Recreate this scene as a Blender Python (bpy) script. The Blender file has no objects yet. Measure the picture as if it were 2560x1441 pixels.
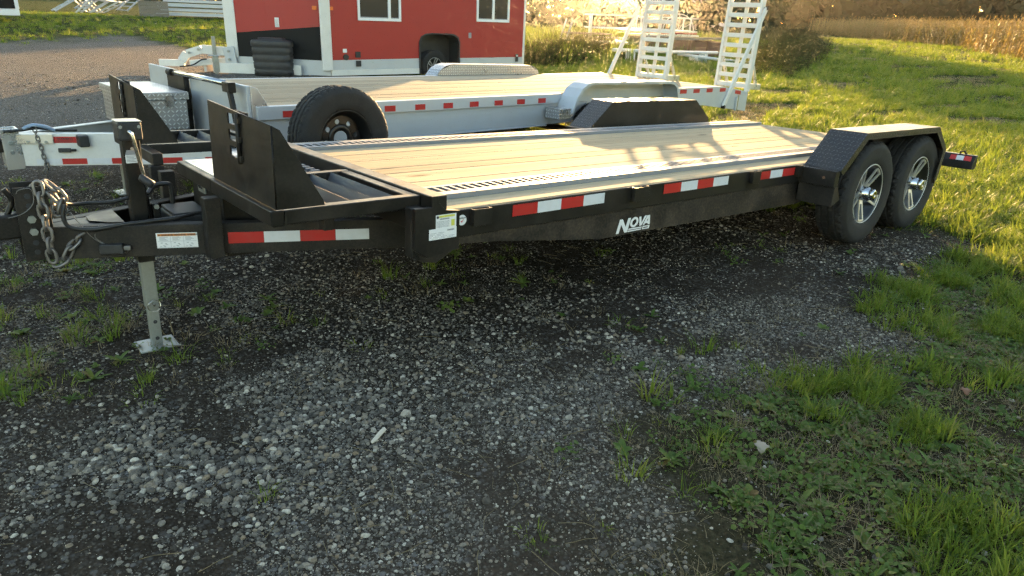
import bpy, bmesh, math, random
import numpy as np
from mathutils import Vector, Matrix
R = math.radians
scene = bpy.context.scene
COL = scene.collection
rng = np.random.default_rng(11)
random.seed(5)

# ------------------------------------------------------------------ camera
CAM = Vector((-1.5315, -2.3314, 1.5684))
YAW, PITCH, ROLL, FPX = 0.7056, -0.3821, 0.0428, 1708.83
cd = bpy.data.cameras.new('camera'); cam = bpy.data.objects.new('camera', cd); COL.objects.link(cam)
_f = Vector((math.sin(YAW)*math.cos(PITCH), math.cos(YAW)*math.cos(PITCH), math.sin(PITCH)))
_r = Vector((math.cos(YAW), -math.sin(YAW), 0)); _u = _r.cross(_f)
_r2 = _r*math.cos(ROLL)+_u*math.sin(ROLL); _u2 = _u*math.cos(ROLL)-_r*math.sin(ROLL)
cam.matrix_world = Matrix(((_r2.x,_u2.x,-_f.x,CAM.x),(_r2.y,_u2.y,-_f.y,CAM.y),(_r2.z,_u2.z,-_f.z,CAM.z),(0,0,0,1)))
cd.sensor_width = 36; cd.lens = FPX/2560*36; cd.clip_start = .05; cd.clip_end = 3000
scene.camera = cam

# ------------------------------------------------------------------ sky, sun, exposure
SUN_AZ, SUN_EL = 0.838, R(5.6)            # azimuth from +Y towards +X
w = bpy.data.worlds.new('World'); scene.world = w; w.use_nodes = True
wn = w.node_tree; bg = wn.nodes['Background']
sky = wn.nodes.new('ShaderNodeTexSky'); sky.sky_type = 'NISHITA'; sky.sun_disc = False
sky.sun_elevation = SUN_EL; sky.sun_rotation = SUN_AZ
sky.air_density = 1.0; sky.dust_density = 1.0; sky.ozone_density = .8
wn.links.new(sky.outputs[0], bg.inputs[0]); bg.inputs[1].default_value = 0.15
sl = bpy.data.lights.new('sun', 'SUN'); so = bpy.data.objects.new('sun', sl); COL.objects.link(so)
sl.energy = 4.9; sl.angle = R(0.53); sl.color = (1.0, .63, .27)
sd = Vector((math.sin(SUN_AZ)*math.cos(SUN_EL), math.cos(SUN_AZ)*math.cos(SUN_EL), math.sin(SUN_EL)))
so.rotation_euler = sd.to_track_quat('Z', 'Y').to_euler(); so.location = sd*40
vs = scene.view_settings; vs.view_transform = 'Standard'; vs.look = 'None'; vs.gamma = 1; vs.exposure = 2.5
scene.cycles.use_denoising = True; scene.cycles.denoising_prefilter = 'NONE'
scene.cycles.max_bounces = 4; scene.cycles.diffuse_bounces = 2; scene.cycles.glossy_bounces = 2; scene.cycles.use_light_tree = False
scene.cycles.use_adaptive_sampling = True; scene.cycles.adaptive_threshold = .03; scene.cycles.adaptive_min_samples = 12
scene.cycles.transmission_bounces = 3; scene.cycles.transparent_max_bounces = 6
scene.cycles.caustics_reflective = False; scene.cycles.caustics_refractive = False

# ------------------------------------------------------------------ materials
def new_mat(name):
    m = bpy.data.materials.new(name); m.use_nodes = True
    return m, m.node_tree, m.node_tree.nodes['Principled BSDF']
def nd(nt, t, **kw):
    n = nt.nodes.new(t)
    for k, v in kw.items():
        if hasattr(n, k): setattr(n, k, v)
        else: n.inputs[k].default_value = v
    return n
def coord(nt, which='Object', scale=(1,1,1)):
    tc = nt.nodes.new('ShaderNodeTexCoord'); mp = nt.nodes.new('ShaderNodeMapping')
    mp.inputs['Scale'].default_value = scale
    nt.links.new(tc.outputs[which], mp.inputs[0]); return mp.outputs[0]
def noise(nt, vec, scale, detail=4, rough=.55):
    n = nd(nt, 'ShaderNodeTexNoise'); n.inputs['Scale'].default_value = scale; n.inputs['Detail'].default_value = detail
    n.inputs['Roughness'].default_value = rough; nt.links.new(vec, n.inputs['Vector']); return n.outputs['Fac']
def ramp(nt, fac, stops):
    r = nt.nodes.new('ShaderNodeValToRGB'); e = r.color_ramp.elements
    while len(e) < len(stops): e.new(.5)
    for i, (p, c) in enumerate(stops):
        e[i].position = p; e[i].color = (*c, 1) if len(c) == 3 else c
    nt.links.new(fac, r.inputs[0]); return r.outputs[0]
def mix(nt, fac, a, b, mode='MIX'):
    n = nt.nodes.new('ShaderNodeMix'); n.data_type = 'RGBA'; n.blend_type = mode
    for s, v in ((n.inputs[0], fac), (n.inputs[6], a), (n.inputs[7], b)):
        if hasattr(v, 'links'): nt.links.new(v, s)
        elif isinstance(v, (int, float)): s.default_value = v
        else: s.default_value = (*v, 1)
    return n.outputs[2]
def mth(nt, op, a, b=None):
    n = nt.nodes.new('ShaderNodeMath'); n.operation = op
    for i, v in enumerate((a, b)):
        if v is None: continue
        if hasattr(v, 'links'): nt.links.new(v, n.inputs[i])
        else: n.inputs[i].default_value = v
    return n.outputs[0]
def bump(nt, bs, h, strength=.3, dist=.01):
    b = nt.nodes.new('ShaderNodeBump'); b.inputs['Strength'].default_value = strength; b.inputs['Distance'].default_value = dist
    nt.links.new(h, b.inputs['Height']); nt.links.new(b.outputs[0], bs.inputs['Normal'])
def objrand(nt):
    return nt.nodes.new('ShaderNodeObjectInfo').outputs['Random']
def diamond(nt, pitch=.03):
    uv = nt.nodes.new('ShaderNodeTexCoord').outputs['UV']
    sx = nt.nodes.new('ShaderNodeSeparateXYZ'); nt.links.new(uv, sx.inputs[0])
    u = mth(nt, 'DIVIDE', sx.outputs[0], pitch); v = mth(nt, 'DIVIDE', sx.outputs[1], pitch)
    iu = mth(nt, 'FLOOR', u); iv = mth(nt, 'FLOOR', v)
    par = mth(nt, 'ABSOLUTE', mth(nt, 'MODULO', mth(nt, 'ADD', iu, iv), 2.0))
    s = mth(nt, 'SUBTRACT', 1.0, mth(nt, 'MULTIPLY', par, 2.0))
    qu = mth(nt, 'SUBTRACT', mth(nt, 'SUBTRACT', u, iu), .5); qv = mth(nt, 'SUBTRACT', mth(nt, 'SUBTRACT', v, iv), .5)
    sq = mth(nt, 'MULTIPLY', s, qv)
    a = mth(nt, 'DIVIDE', mth(nt, 'ADD', qu, sq), .68); b = mth(nt, 'DIVIDE', mth(nt, 'SUBTRACT', qu, sq), .2)
    d = mth(nt, 'SQRT', mth(nt, 'ADD', mth(nt, 'MULTIPLY', a, a), mth(nt, 'MULTIPLY', b, b)))
    mr = nt.nodes.new('ShaderNodeMapRange'); mr.inputs[1].default_value = 1.05; mr.inputs[2].default_value = .55
    nt.links.new(d, mr.inputs[0]); return mr.outputs[0]

MATS = {}
def paint(name, base, rough=.4, metal=0., dust=None, dustamt=.4, dscale=6, bumpstr=0, coat=0, plate=0, spec=.5):
    m, nt, bs = new_mat(name); v = coord(nt)
    c = base
    f1 = noise(nt, v, dscale, 6, .62)
    if dust:
        k = ramp(nt, f1, [(.42, (0,0,0)), (.75, (dustamt,)*3)])
        f2 = noise(nt, v, dscale*14, 3)
        k = mix(nt, .35, k, ramp(nt, f2, [(.4, (0,0,0)), (.7, (dustamt,)*3)]))
        c = mix(nt, k, base, dust)
        nt.links.new(c, bs.inputs['Base Color'])
    else:
        bs.inputs['Base Color'].default_value = (*base, 1)
    bs.inputs['Metallic'].default_value = metal
    bs.inputs['Specular IOR Level'].default_value = spec
    if dust:
        rr = ramp(nt, f1, [(.3, (max(rough-.1, .03),)*3), (.7, (min(rough+.12, 1),)*3)]); nt.links.new(rr, bs.inputs['Roughness'])
    else: bs.inputs['Roughness'].default_value = rough
    if coat: bs.inputs['Coat Weight'].default_value = coat; bs.inputs['Coat Roughness'].default_value = .1
    if plate:
        dm = diamond(nt, plate); bump(nt, bs, dm, .6, .003)
        src = bs.inputs['Base Color'].links[0].from_socket; lo = mix(nt, 1.0, src, (.62, .61, .60), 'MULTIPLY')
        nt.links.new(mix(nt, dm, lo, mix(nt, 1.0, src, (1.25, 1.25, 1.25), 'MULTIPLY')), bs.inputs['Base Color'])  # relief shading put into the colour: treads lightened, recesses darkened
    elif bumpstr:
        bump(nt, bs, noise(nt, v, 60, 3), bumpstr, .003)
    MATS[name] = m; return m
DUST = (.20, .15, .105)
paint('black_paint', (.008, .0076, .0072), .42, spec=.3, dust=DUST, dustamt=.13, bumpstr=.06)
paint('black_dusty', (.009, .0083, .0076), .55, spec=.3, dust=DUST, dustamt=.24, dscale=9, bumpstr=.1)
paint('black_road', (.010, .009, .008), .6, spec=.25, dust=(.17, .125, .085), dustamt=.55, dscale=5, bumpstr=.15)
paint('black_plate', (.016, .016, .018), .38, dust=DUST, dustamt=.22, plate=.028)
paint('steel_grey', (.085, .095, .115), .5, .3, dust=(.2, .17, .14), dustamt=.4)
paint('track_steel', (.24, .25, .27), .6, .3, dust=(.25, .22, .19), dustamt=.35, bumpstr=.05)
paint('galvanised', (.36, .38, .36), .45, .7, dust=(.2, .19, .16), dustamt=.5, bumpstr=.08)
paint('aluminium', (.50, .53, .57), .45, .35, dust=(.5, .47, .42), dustamt=.35)
paint('aluminium_bright', (.78, .78, .78), .3, .8, dust=(.55, .5, .42), dustamt=.25)
paint('silver_plate', (.62, .63, .65), .34, .8, dust=(.5, .47, .42), dustamt=.25, plate=.034)
paint('chrome', (.58, .58, .58), .2, 1.)
paint('chain_metal', (.22, .21, .20), .48, .7, dust=(.22, .16, .1), dustamt=.5, dscale=40)
paint('rubber', (.013, .0125, .0122), .75, dust=(.10, .09, .08), dustamt=.32, dscale=12, bumpstr=.15, spec=.35)
paint('rim_black', (.012, .012, .012), .3, .2)
paint('machined', (.62, .62, .63), .36, .7, dust=(.3,.28,.25), dustamt=.25, dscale=14)
paint('cable_black', (.015, .015, .015), .5)
paint('plastic_black', (.02, .02, .021), .55, dust=(.12,.11,.1), dustamt=.35, dscale=5, bumpstr=.12)
paint('tape_red', (.46, .016, .014), .38, dust=(.25, .12, .1), dustamt=.2, dscale=25)
paint('tape_white', (.66, .67, .70), .38, dust=(.4, .37, .32), dustamt=.3, dscale=25)
paint('decal_white', (.78, .78, .78), .45, dust=(.5, .45, .38), dustamt=.25, dscale=18)
paint('decal_yellow', (.62, .60, .10), .45)
paint('decal_orange', (.62, .22, .04), .45)
paint('matt_dark', (.02, .019, .018), .95, spec=.05)
paint('ink', (.03, .03, .035), .6)
paint('ink_grey', (.28, .28, .30), .6)
paint('ink_red', (.55, .03, .03), .5)
paint('house_red', (.36, .024, .020), .42, dust=None)
paint('house_black', (.009, .009, .0095), .5, spec=.2)
paint('white_metal', (.70, .69, .66), .42, .1, dust=(.45, .42, .36), dustamt=.35, dscale=4)
paint('window_white', (.78, .78, .78), .4)
paint('glass_dark', (.05, .046, .042), .12, spec=.3)
paint('lens_orange', (.75, .16, .02), .3)
paint('old_wood', (.20, .165, .13), .8, dust=(.30, .27, .22), dustamt=.6, dscale=10, bumpstr=.3)
paint('brown_board', (.16, .07, .035), .75, dust=(.26, .17, .11), dustamt=.5, dscale=8, bumpstr=.3)
paint('barn_grey', (.20, .19, .19), .7, dust=(.28,.25,.22), dustamt=.4)
paint('far_red', (.26, .05, .04), .7)
paint('rust', (.17, .075, .035), .8, dust=(.28,.2,.14), dustamt=.5)
paint('bark', (.07, .05, .035), .9, dust=(.13, .10, .07), dustamt=.6, dscale=8, bumpstr=.5)
paint('chip_wood', (.62, .54, .42), .7, dust=(.45,.38,.28), dustamt=.4, dscale=20)
paint('dry_leaf', (.30, .25, .18), .7)
paint('boat_blue', (.25, .33, .45), .4)

def wood(name, c1, c2, ck):
    m, nt, bs = new_mat(name)
    tc = nt.nodes.new('ShaderNodeTexCoord'); add = nt.nodes.new('ShaderNodeVectorMath'); add.operation = 'ADD'
    cmb = nt.nodes.new('ShaderNodeCombineXYZ'); rnd = objrand(nt)
    nt.links.new(mth(nt, 'MULTIPLY', rnd, 31.0), cmb.inputs[0]); nt.links.new(mth(nt, 'MULTIPLY', rnd, 17.0), cmb.inputs[1])
    nt.links.new(tc.outputs['Object'], add.inputs[0]); nt.links.new(cmb.outputs[0], add.inputs[1])
    def mp(s):
        n = nt.nodes.new('ShaderNodeMapping'); n.inputs['Scale'].default_value = s; nt.links.new(add.outputs[0], n.inputs[0]); return n.outputs[0]
    g = noise(nt, mp((.7, 26, 26)), 1.6, 6, .6)
    c = ramp(nt, g, [(.25, c2), (.55, c1), (.85, tuple(min(1, q*1.15) for q in c1))])
    big = noise(nt, mp((.6, 3, 3)), 1.2, 3)
    c = mix(nt, ramp(nt, big, [(.35, (0,0,0)), (.75, (.4,.4,.4))]), c, c2)
    vo = nd(nt, 'ShaderNodeTexVoronoi'); vo.inputs['Scale'].default_value = 1.0; nt.links.new(mp((1.6, 5.5, .01)), vo.inputs['Vector'])
    k = ramp(nt, vo.outputs['Distance'], [(.05, (1,1,1)), (.15, (0,0,0))])
    c = mix(nt, mth(nt, 'MULTIPLY', k, .8), c, ck)
    st = noise(nt, mp((.35, 7, 7)), 2.2, 5)
    c = mix(nt, ramp(nt, st, [(.56, (0,0,0)), (.70, (.42,.42,.42))]), c, (.20,.165,.13))
    hsv = nt.nodes.new('ShaderNodeHueSaturation'); nt.links.new(c, hsv.inputs['Color'])
    nt.links.new(mth(nt, 'ADD', mth(nt, 'MULTIPLY', rnd, .34), .82), hsv.inputs['Value'])
    nt.links.new(hsv.outputs[0], bs.inputs['Base Color'])
    bs.inputs['Roughness'].default_value = .9; bs.inputs['Specular IOR Level'].default_value = .03
    bump(nt, bs, g, .25, .004); MATS[name] = m
wood('deck_wood', (.48, .39, .26), (.33, .265, .175), (.08, .05, .03))
wood('deck_wood_pale', (.46, .385, .275), (.34, .28, .20), (.10, .07, .045))

def stone_mat():
    m, nt, bs = new_mat('gravel_stone'); r = objrand(nt)
    c = ramp(nt, r, [(0, (0.060,0.050,0.039)), (.22, (0.138,0.121,0.099)), (.48, (0.237,0.210,0.171)), (.68, (0.319,0.281,0.226)), (.79, (0.308,0.231,0.149)), (.89, (0.440,0.389,0.307)), (1, (0.727,0.651,0.528))])
    v = coord(nt); n = noise(nt, v, 2.0, 5, .65)
    c = mix(nt, ramp(nt, n, [(.4,(0,0,0)),(.75,(.55,.55,.55))]), c, (.09,.075,.058))
    nt.links.new(c, bs.inputs['Base Color']); bs.inputs['Roughness'].default_value = .85; bs.inputs['Specular IOR Level'].default_value = .12
    bump(nt, bs, noise(nt, v, 4.5, 4), .5, .08); MATS['gravel_stone'] = m
stone_mat()
def leaf_mat(name, stops, trans=.45, rough=.5):
    m, nt, bs = new_mat(name); r = objrand(nt)
    at = nt.nodes.new('ShaderNodeAttribute'); at.attribute_name = 'tint'
    f = mth(nt, 'FRACT', mth(nt, 'ADD', mth(nt, 'MULTIPLY', r, .55), mth(nt, 'MULTIPLY', at.outputs['Fac'], .45)))
    c = ramp(nt, f, stops)
    nt.links.new(c, bs.inputs['Base Color']); bs.inputs['Roughness'].default_value = rough; bs.inputs['Specular IOR Level'].default_value = .25
    tr = nt.nodes.new('ShaderNodeBsdfTranslucent')
    tint = mix(nt, 1.0, c, (1.0, .90, .40), 'MULTIPLY'); g = nt.nodes.new('ShaderNodeGamma'); g.inputs[1].default_value = .72
    nt.links.new(tint, g.inputs[0]); nt.links.new(g.outputs[0], tr.inputs[0])
    ms = nt.nodes.new('ShaderNodeMixShader'); ms.inputs[0].default_value = trans
    nt.links.new(bs.outputs[0], ms.inputs[1]); nt.links.new(tr.outputs[0], ms.inputs[2])
    nt.links.new(ms.outputs[0], nt.nodes['Material Output'].inputs[0]); MATS[name] = m
leaf_mat('grass_blade', [(0,(0.063,0.115,0.014)), (.4,(0.115,0.184,0.021)), (.75,(0.172,0.230,0.029)), (1,(0.241,0.230,0.057))], .5)
leaf_mat('grass_dry', [(0,(.16,.12,.065)), (.5,(.24,.19,.11)), (1,(.12,.085,.05))], .3)
leaf_mat('weed_leaf', [(0,(0.046,0.078,0.016)), (.4,(0.078,0.137,0.023)), (.75,(0.117,0.169,0.039)), (.9,(0.182,0.195,0.039)), (1,(0.195,0.091,0.052))], .35)
leaf_mat('corn_leaf', [(0,(.12,.075,.03)), (.35,(.30,.20,.085)), (.6,(.22,.16,.055)), (.8,(.11,.13,.03)), (1,(.36,.21,.075))], .35)
leaf_mat('shrub_leaf', [(0,(.025,.03,.012)), (.4,(.045,.055,.018)), (.7,(.075,.06,.028)), (1,(.11,.075,.04))], .25, .8)
leaf_mat('tree_leaf', [(0,(.006,.015,.005)), (.6,(.011,.024,.007)), (1,(.02,.034,.010))], .05, .9)

def ground_mat():
    m, nt, bs = new_mat('ground_soil'); v = coord(nt)
    at = nt.nodes.new('ShaderNodeAttribute'); at.attribute_name = 'grass'
    n1 = noise(nt, v, 1.1, 6, .6); n2 = noise(nt, v, 9, 5, .65)
    soil = ramp(nt, n2, [(.3,(.014,.0105,.0075)), (.7,(.044,.034,.025))])
    vo = nd(nt, 'ShaderNodeTexVoronoi'); vo.inputs['Scale'].default_value = 85; nt.links.new(v, vo.inputs['Vector'])
    vo2 = nd(nt, 'ShaderNodeTexVoronoi'); vo2.inputs['Scale'].default_value = 34; nt.links.new(v, vo2.inputs['Vector'])
    sp = nt.nodes.new('ShaderNodeSeparateColor'); nt.links.new(vo.outputs['Color'], sp.inputs[0])
    sp2 = nt.nodes.new('ShaderNodeSeparateColor'); nt.links.new(vo2.outputs['Color'], sp2.inputs[0])
    peb = ramp(nt, sp.outputs[0], [(0,(.024,.019,.014)), (.45,(.078,.066,.053)), (.8,(.18,.16,.133)), (1,(.40,.37,.32))])
    peb2 = ramp(nt, sp2.outputs[0], [(0,(.07,.063,.056)), (.5,(.18,.172,.162)), (.85,(.30,.29,.27)), (1,(.50,.47,.44))])
    e = ramp(nt, vo.outputs['Distance'], [(.25,(1,1,1)), (.6,(.1,.1,.1))])
    peb = mix(nt, e, soil, peb)
    e2 = ramp(nt, vo2.outputs['Distance'], [(.28,(1,1,1)), (.42,(0,0,0))])
    amt = mth(nt, 'MULTIPLY', e2, ramp(nt, sp2.outputs[1], [(.45,(0,0,0)), (.5,(1,1,1))]))
    peb = mix(nt, amt, peb, peb2)
    gv = nt.nodes.new('ShaderNodeAttribute'); gv.attribute_name = 'gravel'
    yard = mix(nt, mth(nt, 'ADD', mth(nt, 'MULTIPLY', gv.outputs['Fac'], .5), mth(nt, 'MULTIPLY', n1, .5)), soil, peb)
    lot = nt.nodes.new('ShaderNodeAttribute'); lot.attribute_name = 'lot'
    yard = mix(nt, mth(nt, 'MULTIPLY', lot.outputs['Fac'], .75), yard, mix(nt, e2, (.175,.16,.14), (.33,.31,.28)))
    tan = noise(nt, v, .16, 4)
    yard = mix(nt, ramp(nt, tan, [(.4,(0,0,0)), (.65,(.3,.3,.3))]), yard, (.16,.125,.09))
    g1 = noise(nt, v, 2.2, 6, .65); g2 = noise(nt, v, 40, 4, .7)
    turf = ramp(nt, g1, [(.28,(.075,.058,.034)), (.42,(.055,.066,.02)), (.65,(.05,.085,.018)), (.85,(.08,.105,.025))])
    turf = mix(nt, ramp(nt, g2, [(.35,(.55,.55,.55)), (.65,(0,0,0))]), turf, (.02,.022,.01))
    nr_ = nt.nodes.new('ShaderNodeAttribute'); nr_.attribute_name = 'near'
    thatch = ramp(nt, g2, [(.3,(.022,.018,.012)), (.55,(.06,.047,.03)), (.75,(.11,.085,.05))])
    turf = mix(nt, mth(nt, 'MULTIPLY', nr_.outputs['Fac'], .85), turf, thatch)
    c = mix(nt, at.outputs['Fac'], yard, turf)
    nt.links.new(c, bs.inputs['Base Color']); bs.inputs['Roughness'].default_value = 1; bs.inputs['Specular IOR Level'].default_value = .02
    hb = mth(nt, 'ADD', mth(nt, 'MULTIPLY', n2, .8), mth(nt, 'SUBTRACT', 1.0, vo.outputs['Distance']))
    bump(nt, bs, hb, .9, .014); MATS['ground_soil'] = m
ground_mat()

# ------------------------------------------------------------------ mesh helpers
def prop(o, label=None, cat=None, group=None, kind=None):
    if label: o['label'] = label
    if cat: o['category'] = cat
    if group: o['group'] = group
    if kind: o['kind'] = kind
    return o
def empty(name, mat=None, label=None, cat=None, group=None):
    o = bpy.data.objects.new(name, None); COL.objects.link(o); o.empty_display_size = .2
    if mat is not None: o.matrix_world = mat
    return prop(o, label, cat, group)
def finish(me, mat, smooth=False, recalc=True):
    if recalc:
        bm = bmesh.new(); bm.from_mesh(me); bmesh.ops.recalc_face_normals(bm, faces=bm.faces); bm.to_mesh(me); bm.free()
    if smooth:
        me.polygons.foreach_set('use_smooth', [True]*len(me.polygons))
    uv = me.uv_layers.new(name='UVMap')
    co = np.empty(len(me.vertices)*3); me.vertices.foreach_get('co', co); co = co.reshape(-1, 3)
    lv = np.empty(len(me.loops), int); me.loops.foreach_get('vertex_index', lv)
    pn = np.empty(len(me.polygons)*3); me.polygons.foreach_get('normal', pn); pn = pn.reshape(-1, 3)
    lt = np.empty(len(me.polygons), int); me.polygons.foreach_get('loop_total', lt)
    ax = np.repeat(np.abs(pn).argmax(1), lt); c = co[lv]
    u = np.where(ax == 0, c[:, 1], c[:, 0]); v = np.where(ax == 2, c[:, 1], c[:, 2])
    uv.data.foreach_set('uv', np.stack([u, v], 1).ravel())
    if mat: me.materials.append(MATS[mat])
    return me
def link(name, me, parent=None, bev=0, seg=2):
    o = bpy.data.objects.new(name, me); COL.objects.link(o)
    if parent: o.parent = parent
    if bev:
        b = o.modifiers.new('bevel', 'BEVEL'); b.width = bev; b.segments = seg; b.limit_method = 'ANGLE'; b.angle_limit = R(40)
        if not me.polygons[0].use_smooth: b.harden_normals = False
    return o
class MB:
    def __init__(s): s.v = []; s.f = []
    def add(s, vs, fs):
        n = len(s.v); s.v += [tuple(q) for q in vs]; s.f += [tuple(i+n for i in f) for f in fs]; return s
    def box(s, x0, x1, y0, y1, z0, z1, M=None):
        vs = [Vector((x, y, z)) for z in (z0, z1) for y in (y0, y1) for x in (x0, x1)]
        if M is not None: vs = [M @ q for q in vs]
        return s.add(vs, [(0,2,3,1), (4,5,7,6), (0,1,5,4), (2,6,7,3), (0,4,6,2), (1,3,7,5)])
    def beam(s, a, b, wd, ht, up=(0,0,1)):
        a, b = Vector(a), Vector(b); d = b-a; L = d.length; d.normalize(); u = Vector(up)
        sd_ = d.cross(u).normalized(); u = sd_.cross(d)
        M = Matrix(((d.x, sd_.x, u.x, a.x), (d.y, sd_.y, u.y, a.y), (d.z, sd_.z, u.z, a.z), (0,0,0,1)))
        return s.box(0, L, -wd/2, wd/2, -ht/2, ht/2, M)
    def prism(s, pts, axis, a, b):
        n = len(pts)
        def P(q, t): return {0: (t, q[0], q[1]), 1: (q[0], t, q[1]), 2: (q[0], q[1], t)}[axis]
        vs = [P(q, a) for q in pts]+[P(q, b) for q in pts]
        return s.add(vs, [tuple(range(n))[::-1], tuple(range(n, 2*n))]+[(i, (i+1) % n, n+(i+1) % n, n+i) for i in range(n)])
    def tube(s, path, r, n=8, closed=False, caps=True):
        P = [Vector(q) for q in path]; m = len(P); vs = []; rr = r if isinstance(r, (list, tuple)) else [r]*m
        up = Vector((.31, .2, .93))
        for i in range(m):
            if closed: t = P[(i+1) % m]-P[i-1]
            else: t = P[min(i+1, m-1)]-P[max(i-1, 0)]
            t.normalize(); a = t.cross(up)
            if a.length < .05: a = t.cross(Vector((1, 0, 0)))
            a.normalize(); b = t.cross(a)
            vs += [P[i]+a*(math.cos(k/n*math.tau)*rr[i])+b*(math.sin(k/n*math.tau)*rr[i]) for k in range(n)]
        fs = [(i*n+k, i*n+(k+1) % n, ((i+1) % m)*n+(k+1) % n, ((i+1) % m)*n+k) for i in range(m if closed else m-1) for k in range(n)]
        if caps and not closed: fs += [tuple(range(n))[::-1], tuple(range((m-1)*n, m*n))]
        return s.add(vs, fs)
    def lathe(s, prof, n=48, M=None, close=True):
        # prof (radius, y) revolved round the y axis
        vs = []; m = len(prof)
        for k in range(n):
            c, q = math.cos(k/n*math.tau), math.sin(k/n*math.tau)
            for rr, y in prof:
                r_ = rr(k) if callable(rr) else rr
                vs.append(Vector((r_*c, y, r_*q)))
        if M is not None: vs = [M @ q for q in vs]
        fs = [(k*m+i, k*m+i+1, ((k+1) % n)*m+i+1, ((k+1) % n)*m+i) for k in range(n) for i in range(m-1 if not close else m) if i+1 < m or False]
        if close: fs += [(k*m+m-1, k*m, ((k+1) % n)*m, ((k+1) % n)*m+m-1) for k in range(n)]
        return s.add(vs, fs)
    def mesh(s, name, mat, smooth=False, recalc=True):
        me = bpy.data.meshes.new(name); me.from_pydata(s.v, [], s.f); return finish(me, mat, smooth, recalc)
    def build(s, name, mat, parent=None, bev=0, smooth=False, org=None, seg=2):
        if org is not None: s.v = [(q[0]-org[0], q[1]-org[1], q[2]-org[2]) for q in s.v]
        return link(name, s.mesh(name, mat, smooth), parent, bev, seg)
def box(name, mat, parent, x0, x1, y0, y1, z0, z1, bev=.004, org=None, M=None):
    return MB().box(x0, x1, y0, y1, z0, z1, M).build(name, mat, parent, bev, org=org)
def circle(cx, cy, r, n=20):
    return [(cx+r*math.cos(k/n*math.tau), cy+r*math.sin(k/n*math.tau)) for k in range(n)]
def plate_mesh(name, outer, holes, thick, mat, M):
    c = bpy.data.curves.new('tmp', 'CURVE'); c.dimensions = '2D'; c.fill_mode = 'BOTH'; c.extrude = thick/2
    for lp in [outer]+list(holes):
        sp = c.splines.new('POLY'); sp.points.add(len(lp)-1)
        for i, q in enumerate(lp): sp.points[i].co = (q[0], q[1], 0, 1)
        sp.use_cyclic_u = True
    o = bpy.data.objects.new('tmp', c); me = bpy.data.meshes.new_from_object(o); me.name = name
    bpy.data.objects.remove(o); bpy.data.curves.remove(c)
    me.transform(M); me.materials.clear(); return finish(me, mat)
def text_mesh(name, s, size, mat, M, bold=0, shear=0, align='LEFT', thick=0.0006):
    c = bpy.data.curves.new('tmp', 'FONT'); c.body = s; c.size = size; c.offset = bold; c.shear = shear; c.align_x = align; c.extrude = thick; c.resolution_u = 2
    o = bpy.data.objects.new('tmp', c); me = bpy.data.meshes.new_from_object(o); me.name = name
    bpy.data.objects.remove(o); bpy.data.curves.remove(c)
    me.transform(M); me.materials.clear(); return finish(me, mat, recalc=False)
def frame(o, ex, ey):
    ex, ey = Vector(ex).normalized(), Vector(ey).normalized(); ez = ex.cross(ey); o = Vector(o)
    return Matrix(((ex.x, ey.x, ez.x, o.x), (ex.y, ey.y, ez.y, o.y), (ex.z, ey.z, ez.z, o.z), (0,0,0,1)))
def smooth_path(pts, n=6):
    P = [Vector(q) for q in pts]; out = []
    for i in range(len(P)-1):
        p0, p1, p2, p3 = P[max(i-1, 0)], P[i], P[i+1], P[min(i+2, len(P)-1)]
        for k in range(n):
            t = k/n
            out.append(.5*((2*p1)+(p2-p0)*t+(2*p0-5*p1+4*p2-p3)*t*t+(3*p1-p0-3*p2+p3)*t**3))
    return out+[P[-1]]
def copy_tree(o, parent=None, mw=None, **pr):
    c = o.copy(); COL.objects.link(c); c.parent = parent
    if mw is not None: c.matrix_world = mw
    for ch in o.children: copy_tree(ch, c)
    prop(c, **pr); return c

# ------------------------------------------------------------------ terrain
def vnoise(x, y, s, seed=0):
    x = np.asarray(x, float)*s; y = np.asarray(y, float)*s
    xi = np.floor(x).astype(np.int64); yi = np.floor(y).astype(np.int64); fx = x-xi; fy = y-yi
    fx = fx*fx*(3-2*fx); fy = fy*fy*(3-2*fy)
    def h(a, b):
        n = (a*374761393+b*668265263+seed*1442695041) & 0x7fffffff
        n = ((n ^ (n >> 13))*1274126177) & 0x7fffffff
        return ((n ^ (n >> 16)) & 0xffff)/65535.
    return (h(xi, yi)*(1-fx)+h(xi+1, yi)*fx)*(1-fy)+(h(xi, yi+1)*(1-fx)+h(xi+1, yi+1)*fx)*fy
BT = -.0248
def tz(x, y):
    x = np.asarray(x, float); y = np.asarray(y, float)
    z = BT*(np.clip(y, -4, 2.6)-1.04)
    z = z+np.interp(y, [2.6, 12, 40], [0, .23, .25])*np.interp(x, [-3, 8, 20], [1, 1, .3])
    d = np.hypot(x+1.5, y+2.3)
    z = z+.0035*np.clip(d-28, 0, 200)
    z = z+(vnoise(x, y, .9, 3)-.5)*.03*np.clip((d-1)/3, .3, 1)*np.where((y > -.6) & (y < 2.6) & (x > -1.5), .3, 1)+(vnoise(x, y, 3.1, 4)-.5)*.014
    far = np.clip((d-12)/20, 0, 1); z = z+far*(vnoise(x, y, .12, 5)-.5)*.25
    return z
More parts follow.
